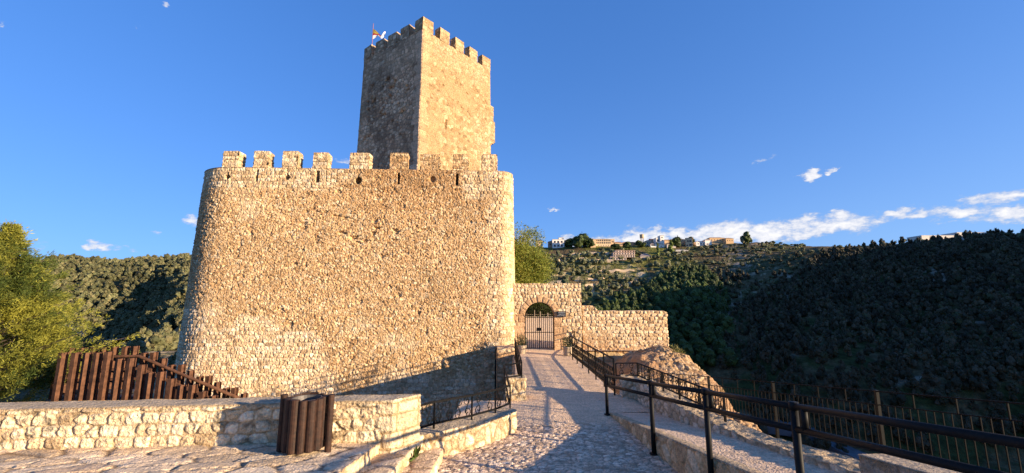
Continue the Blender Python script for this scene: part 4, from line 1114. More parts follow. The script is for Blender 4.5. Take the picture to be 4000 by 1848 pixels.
steep = sst(.42, .75, gz) * sst(20, 60, Rg)
c = lerp(c, np.array([.50, .41, .30]) * (1 + .9 * n2)[..., None], (np.maximum(steep * tzone, 0) * sst(-.2, .05, n2 + n1))[..., None])
rz = sst(2700, 2790, ku) * sst(3080, 2960, ku) * sst(225, 250, Y)
c = lerp(c, dgrass * 1.1, (rz * sst(-.1, .1, n3 + n1))[..., None] * .7)
c = lerp(c, rock * (.62 + .9 * n2)[..., None], (rz * sst(.06, .2, n2 + .7 * n1))[..., None])
# pale limestone scars
scar = sst(.17, .27, fbm(X / 22, Z / 9 + Y / 30, 27, 4)) * sst(60, 90, Rg) * (1 - tzone)
c = lerp(c, np.array([.30, .26, .215]) * (1 + n2)[..., None], (scar * .9)[..., None])
lsc = sst(340, 420, ku) * sst(900, 800, ku) * sst(30, 38, Y) * sst(160, 140, Y)
c = lerp(c, lerp(np.array([.36, .29, .19]), np.array([.14, .125, .06]), sst(-.08, .12, n2 + .6 * n1)[..., None]), (lsc * .9)[..., None])
near = sst(45, 25, Rg)
c = lerp(c, np.array([.42, .32, .20]) * (1 + 1.0 * n2)[..., None], (near * .9)[..., None])
mb = MB(); mb.grid(np.stack([X, Y, Z], -1), np.clip(c, .005, .9), False)
struct('hillside', mb, M_TERR, True)
# the plain far behind everything
mb = MB(); a = np.radians(np.arange(0, 361, 6)); rings = np.array([880, 2500, 9000])
mb.grid(np.stack([rings[None] * np.sin(a)[:, None], rings[None] * np.cos(a)[:, None], np.tile(np.array([-4., -60, -160]), (len(a), 1))], -1), np.tile(np.array([.07, .075, .04]), (len(a), 3, 1)))
struct('distant_ground', mb, M_TERR)
# gravel courtyard through the gate
def court_fn(X, Y): return .01 * fbm(X / .3, Y / .3, 3, 4), np.array([.52, .45, .38]) * (1 + .3 * fbm(X / .5, Y / .3, 5, 4))[..., None]
mb = ground_grid(np.arange(-4, 7.5, .1), np.arange(22.38, 44, .1), lambda X, Y: -.508 + .065 * np.clip(Y - 22.8, 0, 15.5) + .0 * X, court_fn)
struct('courtyard', mb, M_GROUND)

# ribbons: road at left, river in the gorge at right
def ribbon(pts, w, lift, cols, name, mat, edge=None):
    P = np.array([[at(u, v, Y)[0], Y] for u, v, Y in pts]); Pr, s = resample(P, 1.5); N = normals(Pr)
    t = np.linspace(-.5, .5, 9)
    XY = Pr[:, None] + N[:, None] * (t * w)[None, :, None]
    zc = np.array([zg(XY[:, j, 0], XY[:, j, 1]) for j in range(9)]).max(0)
    k = np.ones(9) / 9; zc = np.convolve(np.pad(zc, 4, 'edge'), k, 'valid')
    Zr = np.repeat(zc[:, None], 9, 1) + lift
    cc = np.tile(np.asarray(cols), (len(Pr), 9, 1)) * (1 + .25 * fbm(XY[..., 0] / 2, XY[..., 1] / 2, 4))[..., None]
    if edge is not None: cc[:, [0, 8]] = edge
    m = MB(); m.grid(np.stack([XY[..., 0], XY[..., 1], Zr], -1), cc, True)
    zz = np.stack([XY[:, 0, 0], XY[:, 0, 1], Zr[:, 0]], -1)
    for sd in (0, 8):
        a_ = np.stack([XY[:, sd, 0], XY[:, sd, 1], Zr[:, sd]], -1); b_ = a_ - [0, 0, 3]
        m.grid(np.stack([a_, b_], 1), np.tile(soil, (len(a_), 2, 1)))
    return struct(name, m, mat), Pr, zc
road, RP, RZ = ribbon([(120, 1262, 250), (230, 1285, 236), (310, 1318, 224), (380, 1340, 214), (430, 1362, 206), (470, 1385, 198)], 7, .5, (.16, .16, .175), 'road', M_GROUND, (.34, .33, .33))
ribbon([(2750, 1640, 140), (2930, 1622, 138), (3150, 1628, 132), (3330, 1640, 122), (3400, 1650, 118), (3520, 1690, 104), (3640, 1745, 92), (3740, 1800, 84), (3900, 1880, 74)], 6.5, .8, (.10, .115, .135), 'river', mat_flat('river_water', (.12, .13, .15), .25, 0, .25, .3, None, .3, 1.2, .5))

# ================================================================ rock outcrop under the right wall
def rock_mb():
    m = MB(); xs = np.arange(3.3, 10.4, .036); ys_ = np.arange(15.0, 22.4, .036)
    X, Y = np.meshgrid(xs, ys_, indexing='ij')
    ax_, ay_ = 7.15, 20.2
    dx = X - ax_; dy = Y - ay_
    d = np.sqrt((dx * np.where(dx > 0, .95, .62)) ** 2 + (dy * .62) ** 2)
    base = .0 - .62 * d ** 1.12 - 2.2 * np.clip(dx - .85 - .16 * np.clip(-dy, 0, 5), 0, 9) ** 1.2
    base = base + 1.3 * fbm(X / 1.5, Y / 1.5, 5, 5) * sst(0, 1.2, d)
    q = base / .45 + 1.2 * fbm(X / 1.1, Y / 1.1, 3); f = q - np.floor(q)
    base = lerp(base, .45 * (np.floor(q) + sst(.25, .85, f)) - .54 * fbm(X / 1.1, Y / 1.1, 3), .35)
    h, c1 = stone(cells_rubble(X + .3 * base, Y + base, .24, .2, 111), X, Y, .006, .03, .07, .6, .85, .13, [(.42, .30, .185), (.36, .245, .14), (.48, .37, .25), (.28, .19, .11)], [3, 2, 2, 1], (.28, .18, .10), 111, .15)
    red = sst(-.05, .12, fbm(X / 1.2, Y / 1.2, 113))
    c = lerp(c1, np.array([.34, .205, .115]) * (1 + .5 * fbm(X / .3, Y / .3, 7))[..., None], (red * .7)[..., None])
    h = h * (1 - .6 * red)
    m.grid(np.stack([X + .25 * h + .25 * fbm(base / .5, Y / .8, 9), Y - .45 * h + .25 * fbm(X / .8, base / .5, 8), base + h], -1), c)
    return m
single('rock_outcrop', rock_mb(), M_STONE, 'reddish rubbly rock outcrop below the right end of the rubble wall', 'rock', (7, 19, -2), smooth=False)
def bush(name, label, cat, c, r, n, ln, wd, cols, group=None, up=.35, sd=0, seg=7, stem=True):
    rs = np.random.RandomState(sd); t = Thing(name, label, cat, (c[0], c[1], c[2]), group); m = MB()
    k = rs.normal(size=(seg * 2, 3)); k /= np.linalg.norm(k, axis=1)[:, None]; k *= rs.uniform(.25, .75, (len(k), 1)); k[:, 2] = np.abs(k[:, 2])
    i = rs.randint(0, len(k), n); p = rs.normal(size=(n, 3)); p /= np.linalg.norm(p, axis=1)[:, None]
    P = (k[i] + p * (.42 * rs.uniform(.4, 1, n) ** .5)[:, None]); P[:, 2] = np.maximum(P[:, 2], .02)
    leaves(m, np.asarray(c) + P * np.asarray(r), ln, wd, rs, cols, up=up, outc=p * .7)
    t.part('foliage', m, M_LEAF)
    if stem:
        m = MB()
        for q in k[:8]: m.tube([np.asarray(c) + [0, 0, -.1 * r[2]], np.asarray(c) + q * np.asarray(r) * .5, np.asarray(c) + q * np.asarray(r) * 1.0], [.04 * r[0], .025 * r[0], .008 * r[0]], 5)
        t.part('stem', m, M_BARK)
    return t
q = at(2642, 1388, 19.8); bush('bush', 'straw green bush growing on top of the rock at the end of the wall', 'bush', (q[0], q[1], q[2] - .35), (.62, .6, .85), 2600, .13, .012, [(.20, .19, .06), (.13, .15, .04), (.26, .22, .09)], up=.6, sd=3)
for (u, v, Y_, r, lb) in ((2836, 1535, 17.2, .3, 'thin tuft of weeds on the right shoulder of the rock'), (2745, 1440, 18.4, .2, 'small tuft of weeds on the ridge of the rock')):
    q = at(u, v, Y_); bush('tuft', lb, 'plant', (q[0] - .2, q[1], q[2] - .25), (r * .6, r * .6, r * 1.2), 260, .14, .01, [(.16, .17, .05), (.10, .12, .03)], up=.9, sd=int(u), stem=False)
# ================================================================ trees
def conifer_foreground():
    """bushy juniper rising behind the low wall at the left edge"""
    base = at(20, 1500, 8.9); tip = at(32, 848, 8.9); bx_, by_ = tip[0] - .12, tip[1] + .2
    z0, z1 = -1.6, tip[2]
    t = Thing('juniper_tree', 'golden green juniper tree in the left foreground behind the low wall', 'tree', (bx_, by_, z0))
    rs = np.random.RandomState(8); m = MB(); H = z1 - z0
    n = 1500
    f = rs.rand(n) ** .85                                   # height fraction
    dd = (1 - f) * H
    R0 = np.minimum(.78 * dd ** .94, 2.25) * (1 - .35 * sst(.25, 0, f)) * rs.uniform(.6, 1.04, n) * np.where(rs.rand(n) < .06, 1.22, 1) + .05
    a = rs.rand(n) * 2 * math.pi
    lob = 1 + .16 * np.sin(a * 3 + f * 14) + .10 * np.sin(a * 7 - f * 9)
    R0 = R0 * lob
    P_, D_, W_ = [], [], []
    tw = MB()
    gap = fbm(a * 2.2, f * 9, 17, 3)
    for i in range(n):
        if gap[i] < -.05: continue
        zb = z0 + f[i] * H * .97
        inner = rs.rand() < .35
        L = R0[i] * (.72 if inner else 1.0)
        rise = (.35 + .55 * f[i]) * rs.uniform(.5, 1.2)
        d = np.array([math.cos(a[i]), math.sin(a[i]), rise]); 
        k = 15 if f[i] < .85 else 9
        tt = rs.uniform(.45, 1.0, k) if L > .5 else rs.uniform(.1, 1, k)
        sag = -.25 * L * (tt - tt ** 2)
        c = np.stack([bx_ + d[0] * L * tt, by_ + d[1] * L * tt, zb - rise * L * .55 + d[2] * L * tt * .68 + sag], 1)
        c += rs.normal(size=(k, 3)) * (.05 + .05 * L * (1.05 - tt))[:, None] * .34
        P_.append(c); D_.append(np.tile(d, (k, 1))); W_.append(np.full(k, f[i]))
        if i % 9 == 0: tw.tube([[bx_, by_, zb - rise * L * .55], [bx_ + d[0] * L * .5, by_ + d[1] * L * .5, zb - rise * L * .1], c[np.argmax(tt)]], [.018, .012, .004], 4, (.16, .12, .07), False)
    P = np.vstack(P_); D = np.vstack(D_); D /= np.linalg.norm(D, axis=1)[:, None]; fr = np.concatenate(W_)
    # every tuft: 7 small blades fanning out along the twig
    K = 15; C = np.repeat(P, K, 0) + rs.normal(size=(len(P) * K, 3)) * .034; DD = np.repeat(D, K, 0)
    tint = np.repeat(fbm(P[:, 0] * 1.7 + P[:, 1], P[:, 2] * 1.7, 3, 3) + .10 * rs.normal(size=len(P)), K)
    nn = len(C); d = DD * 1.0 + rs.normal(size=(nn, 3)) * .55; d /= np.linalg.norm(d, axis=1)[:, None]
    w = np.cross(d, rs.normal(size=(nn, 3))); w /= np.linalg.norm(w, axis=1)[:, None]
    L = rs.uniform(.03, .095, nn)[:, None]; W = rs.uniform(.005, .010, nn)[:, None]
    V = np.stack([C, C + d * L * .45 + w * W, C + d * L, C + d * L * .45 - w * W], 1)
    cc = lerp(np.array([.07, .10, .022]), np.array([.33, .32, .05]), sst(-.22, .24, tint)[:, None]) * rs.uniform(.75, 1.25, (nn, 1))
    m.add(V.reshape(-1, 3), np.arange(nn * 4).reshape(-1, 4), None, np.repeat(cc, 4, 0))
    t.part('crown', m, M_LEAF)
    tw.tube([[bx_, by_, z0 - 1], [bx_ + .03, by_, z0 + H * .5], [bx_ + .1, by_ - .1, z1 - .12]], [.13, .06, .006], 7, (.15, .11, .07)); t.part('trunk', tw, M_BARK)
conifer_foreground()

def broad_tree(name, label, c, h, r, n, ln, wd, cols, sd, group=None, shoots=True, cat='tree', low=.25):
    rs = np.random.RandomState(sd); t = Thing(name, label, cat, c, group); m = MB()
    nl = 34; ang = rs.rand(nl) * 6.28; hh = low + (1 - low) * rs.rand(nl) ** .8
    rad = r * np.sqrt(rs.rand(nl)) * np.clip(1.25 - hh, .12, 1) ** .6
    lob = np.stack([rad * np.cos(ang), rad * np.sin(ang), hh * h * .93], 1)
    i = rs.randint(0, nl, n); p = rs.normal(size=(n, 3)); p /= np.linalg.norm(p, axis=1)[:, None]
    lr = r * (.30 + .18 * rs.rand(nl))
    P = lob[i] + p * (lr[i] * rs.uniform(.25, 1, n) ** .6)[:, None] * np.array([1, 1, 1.25])
    tint = (hsh(i, i + 1, 1, sd) - .5)[:, None]
    leaves(m, np.asarray(c) + P, ln, wd, rs, cols, up=.35, outc=p * .6)
    if shoots:
        for k in range(90):
            j = rs.randint(nl); b = np.asarray(c) + lob[j] + rs.normal(size=3) * lr[j] * .5; d = np.array([rs.normal() * .25, rs.normal() * .25, 1.0]); L = rs.uniform(.5, 1.3) * h * .12
            tt = rs.rand(26) ** .8; leaves(m, b + d * L * tt[:, None] + rs.normal(size=(26, 3)) * .05, ln, wd, rs, cols, up=.7)
    t.part('crown', m, M_LEAF)
    m = MB(); c_ = np.asarray(c, float)
    m.tube([c_ + [0, 0, -.5], c_ + [.02 * h, 0, h * .3], c_ + [0, .02 * h, h * .75]], [.03 * h, .022 * h, .006 * h], 7)
    for j in range(9): m.tube([c_ + [0, 0, h * (.2 + .04 * j)], c_ + lob[j] * [.5, .5, .75], c_ + lob[j]], [.012 * h, .008 * h, .003 * h], 5)
    t.part('trunk', m, M_BARK); return t
# bright willow-like tree behind the gate wall
broad_tree('willow_tree', 'bright yellow green leafy tree rising behind the gate wall and castle corner', (.9, 42.5, .3), 8.7, 3.3, 26000, .26, .035, [(.17, .21, .03), (.22, .25, .045), (.11, .15, .025), (.28, .28, .06)], 12)
# courtyard greenery seen through the gate
broad_tree('courtyard_tree', 'shady green tree at the back of the courtyard seen through the gate bars', (1.2, 46, .4), 4.4, 3.4, 6000, .3, .06, [(.07, .10, .02), (.11, .14, .03), (.04, .06, .015)], 14, shoots=False, low=.2)
bush('hedge', 'low dark hedge along the back of the courtyard seen through the gate', 'hedge', (2.6, 43.5, .42), (3.2, .9, 1.3), 4200, .22, .05, [(.045, .06, .02), (.07, .085, .025)], sd=21)
gp = Thing('courtyard_fence', 'pale wooden post fence at the far side of the courtyard behind the gate', 'fence', (2, 40, .4))
for k in range(7):
    x = .2 + k * .62 + (.1 if k % 2 else 0); m = MB(); m.bar([x, 39.5, .35], [x, 39.5, 1.2 - .12 * (k % 3)], .07); gp.part('post', m, mat_flat('weathered_pole', (.30, .25, .19), .8) if k == 0 else bpy.data.materials['weathered_pole'])
m = MB(); m.bar([0, 39.55, .8], [4.2, 39.55, .8], .03); gp.part('rail', m, bpy.data.materials['weathered_pole'])

# --- far trees: small shared meshes
def ico():
    g = (1 + 5 ** .5) / 2
    v = [(-1, g, 0), (1, g, 0), (-1, -g, 0), (1, -g, 0), (0, -1, g), (0, 1, g), (0, -1, -g), (0, 1, -g), (g, 0, -1), (g, 0, 1), (-g, 0, -1), (-g, 0, 1)]
    f = [(0, 11, 5), (0, 5, 1), (0, 1, 7), (0, 7, 10), (0, 10, 11), (1, 5, 9), (5, 11, 4), (11, 10, 2), (10, 7, 6), (7, 1, 8), (3, 9, 4), (3, 4, 2), (3, 2, 6), (3, 6, 8), (3, 8, 9), (4, 9, 5), (2, 4, 11), (6, 2, 10), (8, 6, 7), (9, 8, 1)]
    v = [np.array(q) / np.linalg.norm(q) for q in v]; c = {}; F = []
    def mid(a, b):
        k = (min(a, b), max(a, b))
        if k not in c: q = v[a] + v[b]; v.append(q / np.linalg.norm(q)); c[k] = len(v) - 1
        return c[k]
    for a, b, d in f:
        x, y, z = mid(a, b), mid(b, d), mid(d, a); F += [(a, x, z), (b, y, x), (d, z, y), (x, y, z)]
    return np.array(v), np.array(F)
ICO = ico()
def crown_mesh(kind, sd, n, size):
    rs = np.random.RandomState(sd); m = MB()
    if kind == 'pine':                       # rounded top, wider below, ragged
        nl = 9; h = np.linspace(.22, .95, nl) + rs.uniform(-.05, .05, nl); rad = np.interp(h, [.2, .45, .8, 1], [.30, .42, .27, .06]) * rs.uniform(.4, 1.0, nl)
        a = rs.rand(nl) * 6.28; lob = np.stack([rad * np.cos(a), rad * np.sin(a), h], 1); lr = np.interp(h, [.2, .5, 1], [.22, .27, .13])
        cols = [(.125, .125, .055), (.15, .145, .065), (.09, .095, .042), (.17, .15, .07)]
    elif kind == 'darkpine':  # pine copy with the hill's shade put into its crown colours
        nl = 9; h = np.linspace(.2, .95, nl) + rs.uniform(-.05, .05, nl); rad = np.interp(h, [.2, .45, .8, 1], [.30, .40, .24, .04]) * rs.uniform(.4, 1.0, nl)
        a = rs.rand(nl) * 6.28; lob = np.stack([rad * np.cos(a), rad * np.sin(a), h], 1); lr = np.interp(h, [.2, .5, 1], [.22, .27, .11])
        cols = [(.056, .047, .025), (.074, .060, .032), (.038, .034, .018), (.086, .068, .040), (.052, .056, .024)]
    elif kind == 'poplar':
        nl = 9; h = np.linspace(.15, .95, nl); rad = np.full(nl, .05); a = rs.rand(nl) * 6.28
        lob = np.stack([rad * np.cos(a), rad * np.sin(a), h], 1); lr = np.interp(h, [.1, .4, 1], [.10, .15, .06]); cols = [(.15, .19, .04), (.20, .23, .06), (.10, .13, .03)]
    elif kind == 'olive':
        nl = 8; h = rs.uniform(.35, .8, nl); rad = .32 * np.sqrt(rs.rand(nl)); a = rs.rand(nl) * 6.28
        lob = np.stack([rad * np.cos(a), rad * np.sin(a), h], 1); lr = np.full(nl, .26); cols = [(.12, .13, .06), (.16, .16, .085), (.085, .10, .045)]
    else:
        nl = 11; h = rs.uniform(.3, .88, nl); rad = .36 * np.sqrt(rs.rand(nl)) * (1.2 - h); a = rs.rand(nl) * 6.28
        lob = np.stack([rad * np.cos(a), rad * np.sin(a), h], 1); lr = rs.uniform(.2, .3, nl); cols = [(.045, .068, .016), (.065, .09, .022), (.03, .045, .012)]
    i = rs.randint(0, nl, n); p = rs.normal(size=(n, 3)); p /= np.linalg.norm(p, axis=1)[:, None]
    for j in range(nl):
        dirs_, tris = ICO
        rr_ = lr[j] * .9 * (1 + .38 * (rs.rand(len(dirs_)) - .5) * 2)
        Vb = lob[j] + dirs_ * rr_[:, None]; Vb[:, 2] = np.maximum(Vb[:, 2], .05)
        m.add(Vb, None, tris, palette(np.full(len(dirs_), rs.rand()), cols, [1] * len(cols)) * rs.uniform(.8, 1.15, (len(dirs_), 1)))
    P = lob[i] + p * (lr[i] * rs.uniform(.85, 1.18, n))[:, None]
    P[:, 2] = np.maximum(P[:, 2], .06)
    leaves(m, P, size, size * .42, rs, cols, up=.25, outc=p * .5)
    return m
def trunk_mesh():
    m = MB(); m.tube([[0, 0, -.15], [.01, 0, .3], [0, .01, .75]], [.03, .022, .008], 5); return m
PROTO = {}
def proto(kind):
    if kind not in PROTO:
        out = []
        for sd in range(3):
            cr = crown_mesh(kind, 30 + sd * 7 + len(kind), 330, .075 if kind != 'poplar' else .055)
            c_ = cr.build(kind + '_crown', M_PINE); t_ = trunk_mesh().build(kind + '_trunk', M_BARK)
            out.append((c_.data, t_.data)); bpy.data.objects.remove(c_); bpy.data.objects.remove(t_)
        lo = [crown_mesh(kind, 90 + sd, 130, .095) for sd in range(4)]
        PROTO[kind] = (out, lo)
    return PROTO[kind]
def plant_tree(name, kind, label, cat, group, x, y, h, w, rot, var, parts=True):
    cm, tm = proto(kind)[0][var]; z = float(zg(x, y)) - .1
    e = bpy.data.objects.new(name, None); COL.objects.link(e); e.location = (x, y, z); e.rotation_euler = (0, 0, rot); e.scale = (w, w, h)
    tag(e, label, cat, group)
    o = bpy.data.objects.new('crown', cm); COL.objects.link(o); o.parent = e
    if parts: o = bpy.data.objects.new('trunk', tm); COL.objects.link(o); o.parent = e
def scatter(uv_poly, spacing, dens, sd, y0, y1):
    """positions on the slope between two bearings and two depths, thinned by dens(x, y, u)"""
    rs = np.random.RandomState(sd); ua, ub = uv_poly; out = []
    ka, kb = (ua - 2000) / FPX / CT, (ub - 2000) / FPX / CT
    xs = np.arange(min(ka * y0, ka * y1), max(kb * y0, kb * y1), spacing); ys_ = np.arange(y0, y1, spacing)
    X, Y = np.meshgrid(xs, ys_, indexing='ij'); X = X + rs.uniform(-.42, .42, X.shape) * spacing; Y = Y + rs.uniform(-.42, .42, X.shape) * spacing
    k = X / Y; m = (k > ka) & (k < kb) & (Y > y0) & (Y < y1)
    X, Y = X[m], Y[m]; U = X / Y * CT * FPX + 2000
    keep = rs.rand(len(X)) < dens(X, Y, U); return X[keep], Y[keep], U[keep]
def screen_v(x, y, z):
    q = (z - CZ) / y; yc = (q * CT - ST) / (CT + q * ST); return 924 - yc * FPX
def find_Y(u, v, Yg, lo=280, hi=424):
    """depth at which the slope itself appears at height v on bearing u"""
    ys_ = np.arange(lo, hi, 1.0); xs_ = np.array([at(u, v, y)[0] for y in ys_]); sv = screen_v(xs_, ys_, zg(xs_, ys_))
    ok = np.where(np.abs(sv - v) < 1.6)[0]
    return float(ys_[ok[np.argmin(np.abs(ys_[ok] - Yg))]]) if len(ok) else (Yg if v < 962 else float(ys_[np.argmin(np.abs(sv - v))]))
def forest(name, kind, area, y0, y1, spacing, dens, hr_, wr, sd, n_ind, label, group, stuffname, vis=None, cat='tree'):
    X, Y, U = scatter(area, spacing, dens, sd, y0, y1); Z = zg(X, Y); rs = np.random.RandomState(sd + 5)
    Hh = lerp(hr_[0], hr_[1], rs.rand(len(X)) ** 1.3) * (1 + .5 * fbm(X / 16, Y / 16, sd + 40, 3)); Ww = Hh * rs.uniform(*wr, len(X)); rot = rs.rand(len(X)) * 6.28
    vv = screen_v(X, Y, Z + Hh * .6); seen = (U > -20) & (U < 4020) & (vv < 1900)
    if vis is not None: seen &= vis(U, vv)
    order = np.argsort(np.where(seen, np.hypot(X, Y), 1e9))
    ind = [i for i in order[:n_ind] if seen[i]]
    for i in ind: plant_tree(name, kind, label, cat, group, float(X[i]), float(Y[i]), float(Hh[i]), float(Ww[i]), float(rot[i]), int(i) % 3, np.hypot(X[i], Y[i]) < 190)
    rest = np.ones(len(X), bool); rest[ind] = False
    rest &= vis_all(U, vv)
    lo = proto(kind)[1]; mb = MB(); idx = np.where(rest)[0]
    for v in range(4):
        I = idx[idx % 4 == v]
        if not len(I): continue
        B = np.vstack(lo[v].V); Cc = np.vstack(lo[v].C); qT = np.vstack(lo[v].T); qQ = np.vstack(lo[v].Q); nI = np.arange(len(I))[:, None, None] * len(B); c, s_ = np.cos(rot[I]), np.sin(rot[I])
        Vx = (B[None, :, 0] * c[:, None] - B[None, :, 1] * s_[:, None]) * Ww[I, None] + X[I, None]
        Vy = (B[None, :, 0] * s_[:, None] + B[None, :, 1] * c[:, None]) * Ww[I, None] + Y[I, None]
        Vz = B[None, :, 2] * Hh[I, None] + Z[I, None] - .1
        sh = rs.uniform(.6, 1.4, len(I)) * (1 + .8 * fbm(X[I] / 20, Y[I] / 20, 88, 3))
        mb.add(np.stack([Vx, Vy, Vz], -1).reshape(-1, 3), (qQ[None] + nI).reshape(-1, 4), (qT[None] + nI).reshape(-1, 3), (Cc[None] * sh[:, None, None]).reshape(-1, 3))
    if mb.V: struct(stuffname, mb, M_PINE, kind='stuff')
    print(name, 'individual', len(ind), 'mass', int(rest.sum()))
vis_all = lambda u, v: (u > -300) & (u < 4400) & ~((u > 830) & (u < 1960) & (v > 600))
behind = lambda u, v: ~((u > 720) & (u < 2010) & (v > 640)) & ~((u < 2265) & (u > 1990) & (v > 1120)) & ~((u < 2600) & (u > 2250) & (v > 1240)) & (v < 1900 - 350 * (u < 1700))
# sunlit pines on the left hill
gl = lambda X, Y, U: np.where((U < 825) & (U > -250) & ((Y > 196) | (U > 660)), .97, .0) * np.where(fbm(X / 18, Y / 18, 61, 3) > .2, .25, 1) * (np.abs(Y - np.interp(U, [120, 230, 310, 380, 430, 470], [250, 236, 224, 214, 206, 198])) > 7)
forest('pine_tree', 'pine', (-260, 830), 130, 345, 4.5, gl, (3.6, 6.2), (.8, 1.1), 1, 130, 'rounded pine tree among many on the sunlit wooded hill left of the castle', 'pines on the left hill', 'pine_wood', behind)
# shaded pines of the right-hand hill
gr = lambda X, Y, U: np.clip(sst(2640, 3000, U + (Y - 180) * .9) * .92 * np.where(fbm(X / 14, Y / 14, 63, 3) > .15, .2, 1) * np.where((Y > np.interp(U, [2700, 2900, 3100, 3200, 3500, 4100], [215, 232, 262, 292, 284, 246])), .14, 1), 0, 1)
forest('shaded_pine', 'darkpine', (2660, 4300), 122, 310, 3.7, gr, (3.4, 6.4), (.58, .82), 2, 150, 'shade-darkened pine tree among many on the shaded wooded hill beyond the fence', 'pines on the right hill', 'shaded_pine_wood', behind)
# greener broadleaf trees in the ravine
gb = lambda X, Y, U: np.clip(.92 * sst(2240, 2340, U + (Y - 230) * .6) * sst(2860, 2740, U) * np.where((Y > np.interp(U, [2300, 2450, 2600, 2750, 2850], [225, 250, 318, 322, 240])), 0, 1), 0, 1)
forest('ravine_tree', 'broad', (2200, 2880), 165, 330, 5.0, gb, (5.5, 8.5), (.75, 1.05), 3, 80, 'round broadleaf tree in the dark green ravine below the village', 'trees in the ravine', 'ravine_wood', behind)
# bushes and olives over the terraces
go = lambda X, Y, U: .8 * sst(1990, 2050, U) * sst(2760, 2600, U) * np.where(fbm(X / 22, Y / 22, 67, 3) > -.03, 1, .35) * np.where((Y > 300) & (U > 2380), .45, 1)
forest('olive_bush', 'olive', (1990, 2740), 240, 402, 5.4, go, (2.6, 5.6), (.9, 1.25), 4, 220, 'small olive bush on the half-lit farm terraces below the village', 'bushes on the terraces', 'terrace_scrub', behind, 'bush')
gs = lambda X, Y, U: .5 * np.where((U > 2960) & (Y > 235), 1, 0) * np.where(fbm(X / 15, Y / 15, 69, 3) > 0, 1, .3)
forest('ridge_bush', 'olive', (2960, 4150), 236, 320, 6.0, gs, (1.6, 3.4), (.9, 1.4), 6, 40, 'small bush along the sunlit skyline of the right-hand ridge', 'bushes on the right ridge', 'ridge_scrub', None, 'bush')
gq = lambda X, Y, U: .5 * np.where((U > 2660) & (U < 3140), 1, 0) * np.where(fbm(X / 16, Y / 16, 73, 3) > -.06, 1, .25)
forest('slope_bush', 'olive', (2660, 3140), 235, 405, 5.4, gq, (1.8, 3.8), (1.0, 1.5), 8, 60, 'low dark bush on the bare rocky slope right of the village', 'bushes on the rocky slope', 'slope_scrub', None, 'bush')
# young pines on the rocky slope at the foot of the castle, left
gy_ = lambda X, Y, U: .34 * np.where((U > 400) & (U < 810), 1, 0) * np.where(fbm(X / 9, Y / 9, 71, 3) > -.05, 1, .4)
forest('young_pine', 'pine', (400, 810), 34, 122, 3.0, gy_, (1.2, 4.2), (.6, 1.1), 7, 70, 'young pine on the dry rocky slope at the foot of the castle', 'young pines below the castle', 'young_scrub', None)
# single trees one can pick out
for (u, v, Y_, h, w, kind, lb) in ((2572, 1012, 340, 15, 9, 'poplar', 'tall slim yellow green poplar below the village, left of a pair'), (2623, 990, 352, 13, 15, 'poplar', 'broader pale green poplar below the village, right of a pair'),
        (2907, 946, 398, 11, 6, 'pine', 'dark slender conifer on the skyline, left of two right of the village'), (2920, 947, 398, 11, 9, 'broad', 'rounder dark conifer on the skyline, right of two right of the village'),
        (2258, 960, 408, 13, 14, 'broad', 'large round green tree in front of the grey village roofs'), (2286, 964, 400, 14, 17, 'broad', 'large sunlit round tree left of the apartment block'), (2224, 962, 405, 8, 13, 'broad', 'dark bushy tree under the white village house'),
        (2306, 967, 398, 9, 11, 'broad', 'green tree at the left foot of the apartment block'), (2405, 958, 404, 7, 13, 'broad', 'dark bush cluster at the right foot of the apartment block'), (2446, 957, 404, 8, 12, 'broad', 'bright green tree by the village street lamp'),
        (2640, 950, 412, 11, 13, 'broad', 'dark tree between the ochre village houses'), (2700, 935, 428, 8, 8, 'broad', 'tree rising behind the tall cream village house'), (2508, 950, 415, 6, 10, 'broad', 'dark tree at the foot of the water tower'), (2497, 944, 425, 5, 9, 'broad', 'small dark tree left of the water tower')):
    Y_ = find_Y(u, v, Y_); q = at(u, v, Y_); plant_tree('village_tree' if kind == 'broad' else ('poplar_tree' if kind == 'poplar' else 'conifer'), kind, lb, 'tree', None, float(q[0]), Y_, h, w, u * .7, u % 3)
# green bushes just below the cliff fence
rs = np.random.RandomState(9)
bl = []
for k in range(16):
    u = rs.uniform(2850, 3430); Y_ = rs.uniform(26, 44); x = at(u, 1700, Y_)[0]; z = float(zg(x, Y_)); bl.append((x, Y_, z))
    bush('cliff_bush', 'dark green leafy bush on the slope just below the cliff fence', 'bush', (x, Y_, z - .2), (rs.uniform(1.6, 2.6),) * 2 + (rs.uniform(2.2, 3.8),), 700, .42, .12, [(.05, .085, .018), (.075, .115, .025), (.035, .06, .015)], 'bushes below the fence', sd=100 + k, stem=False)
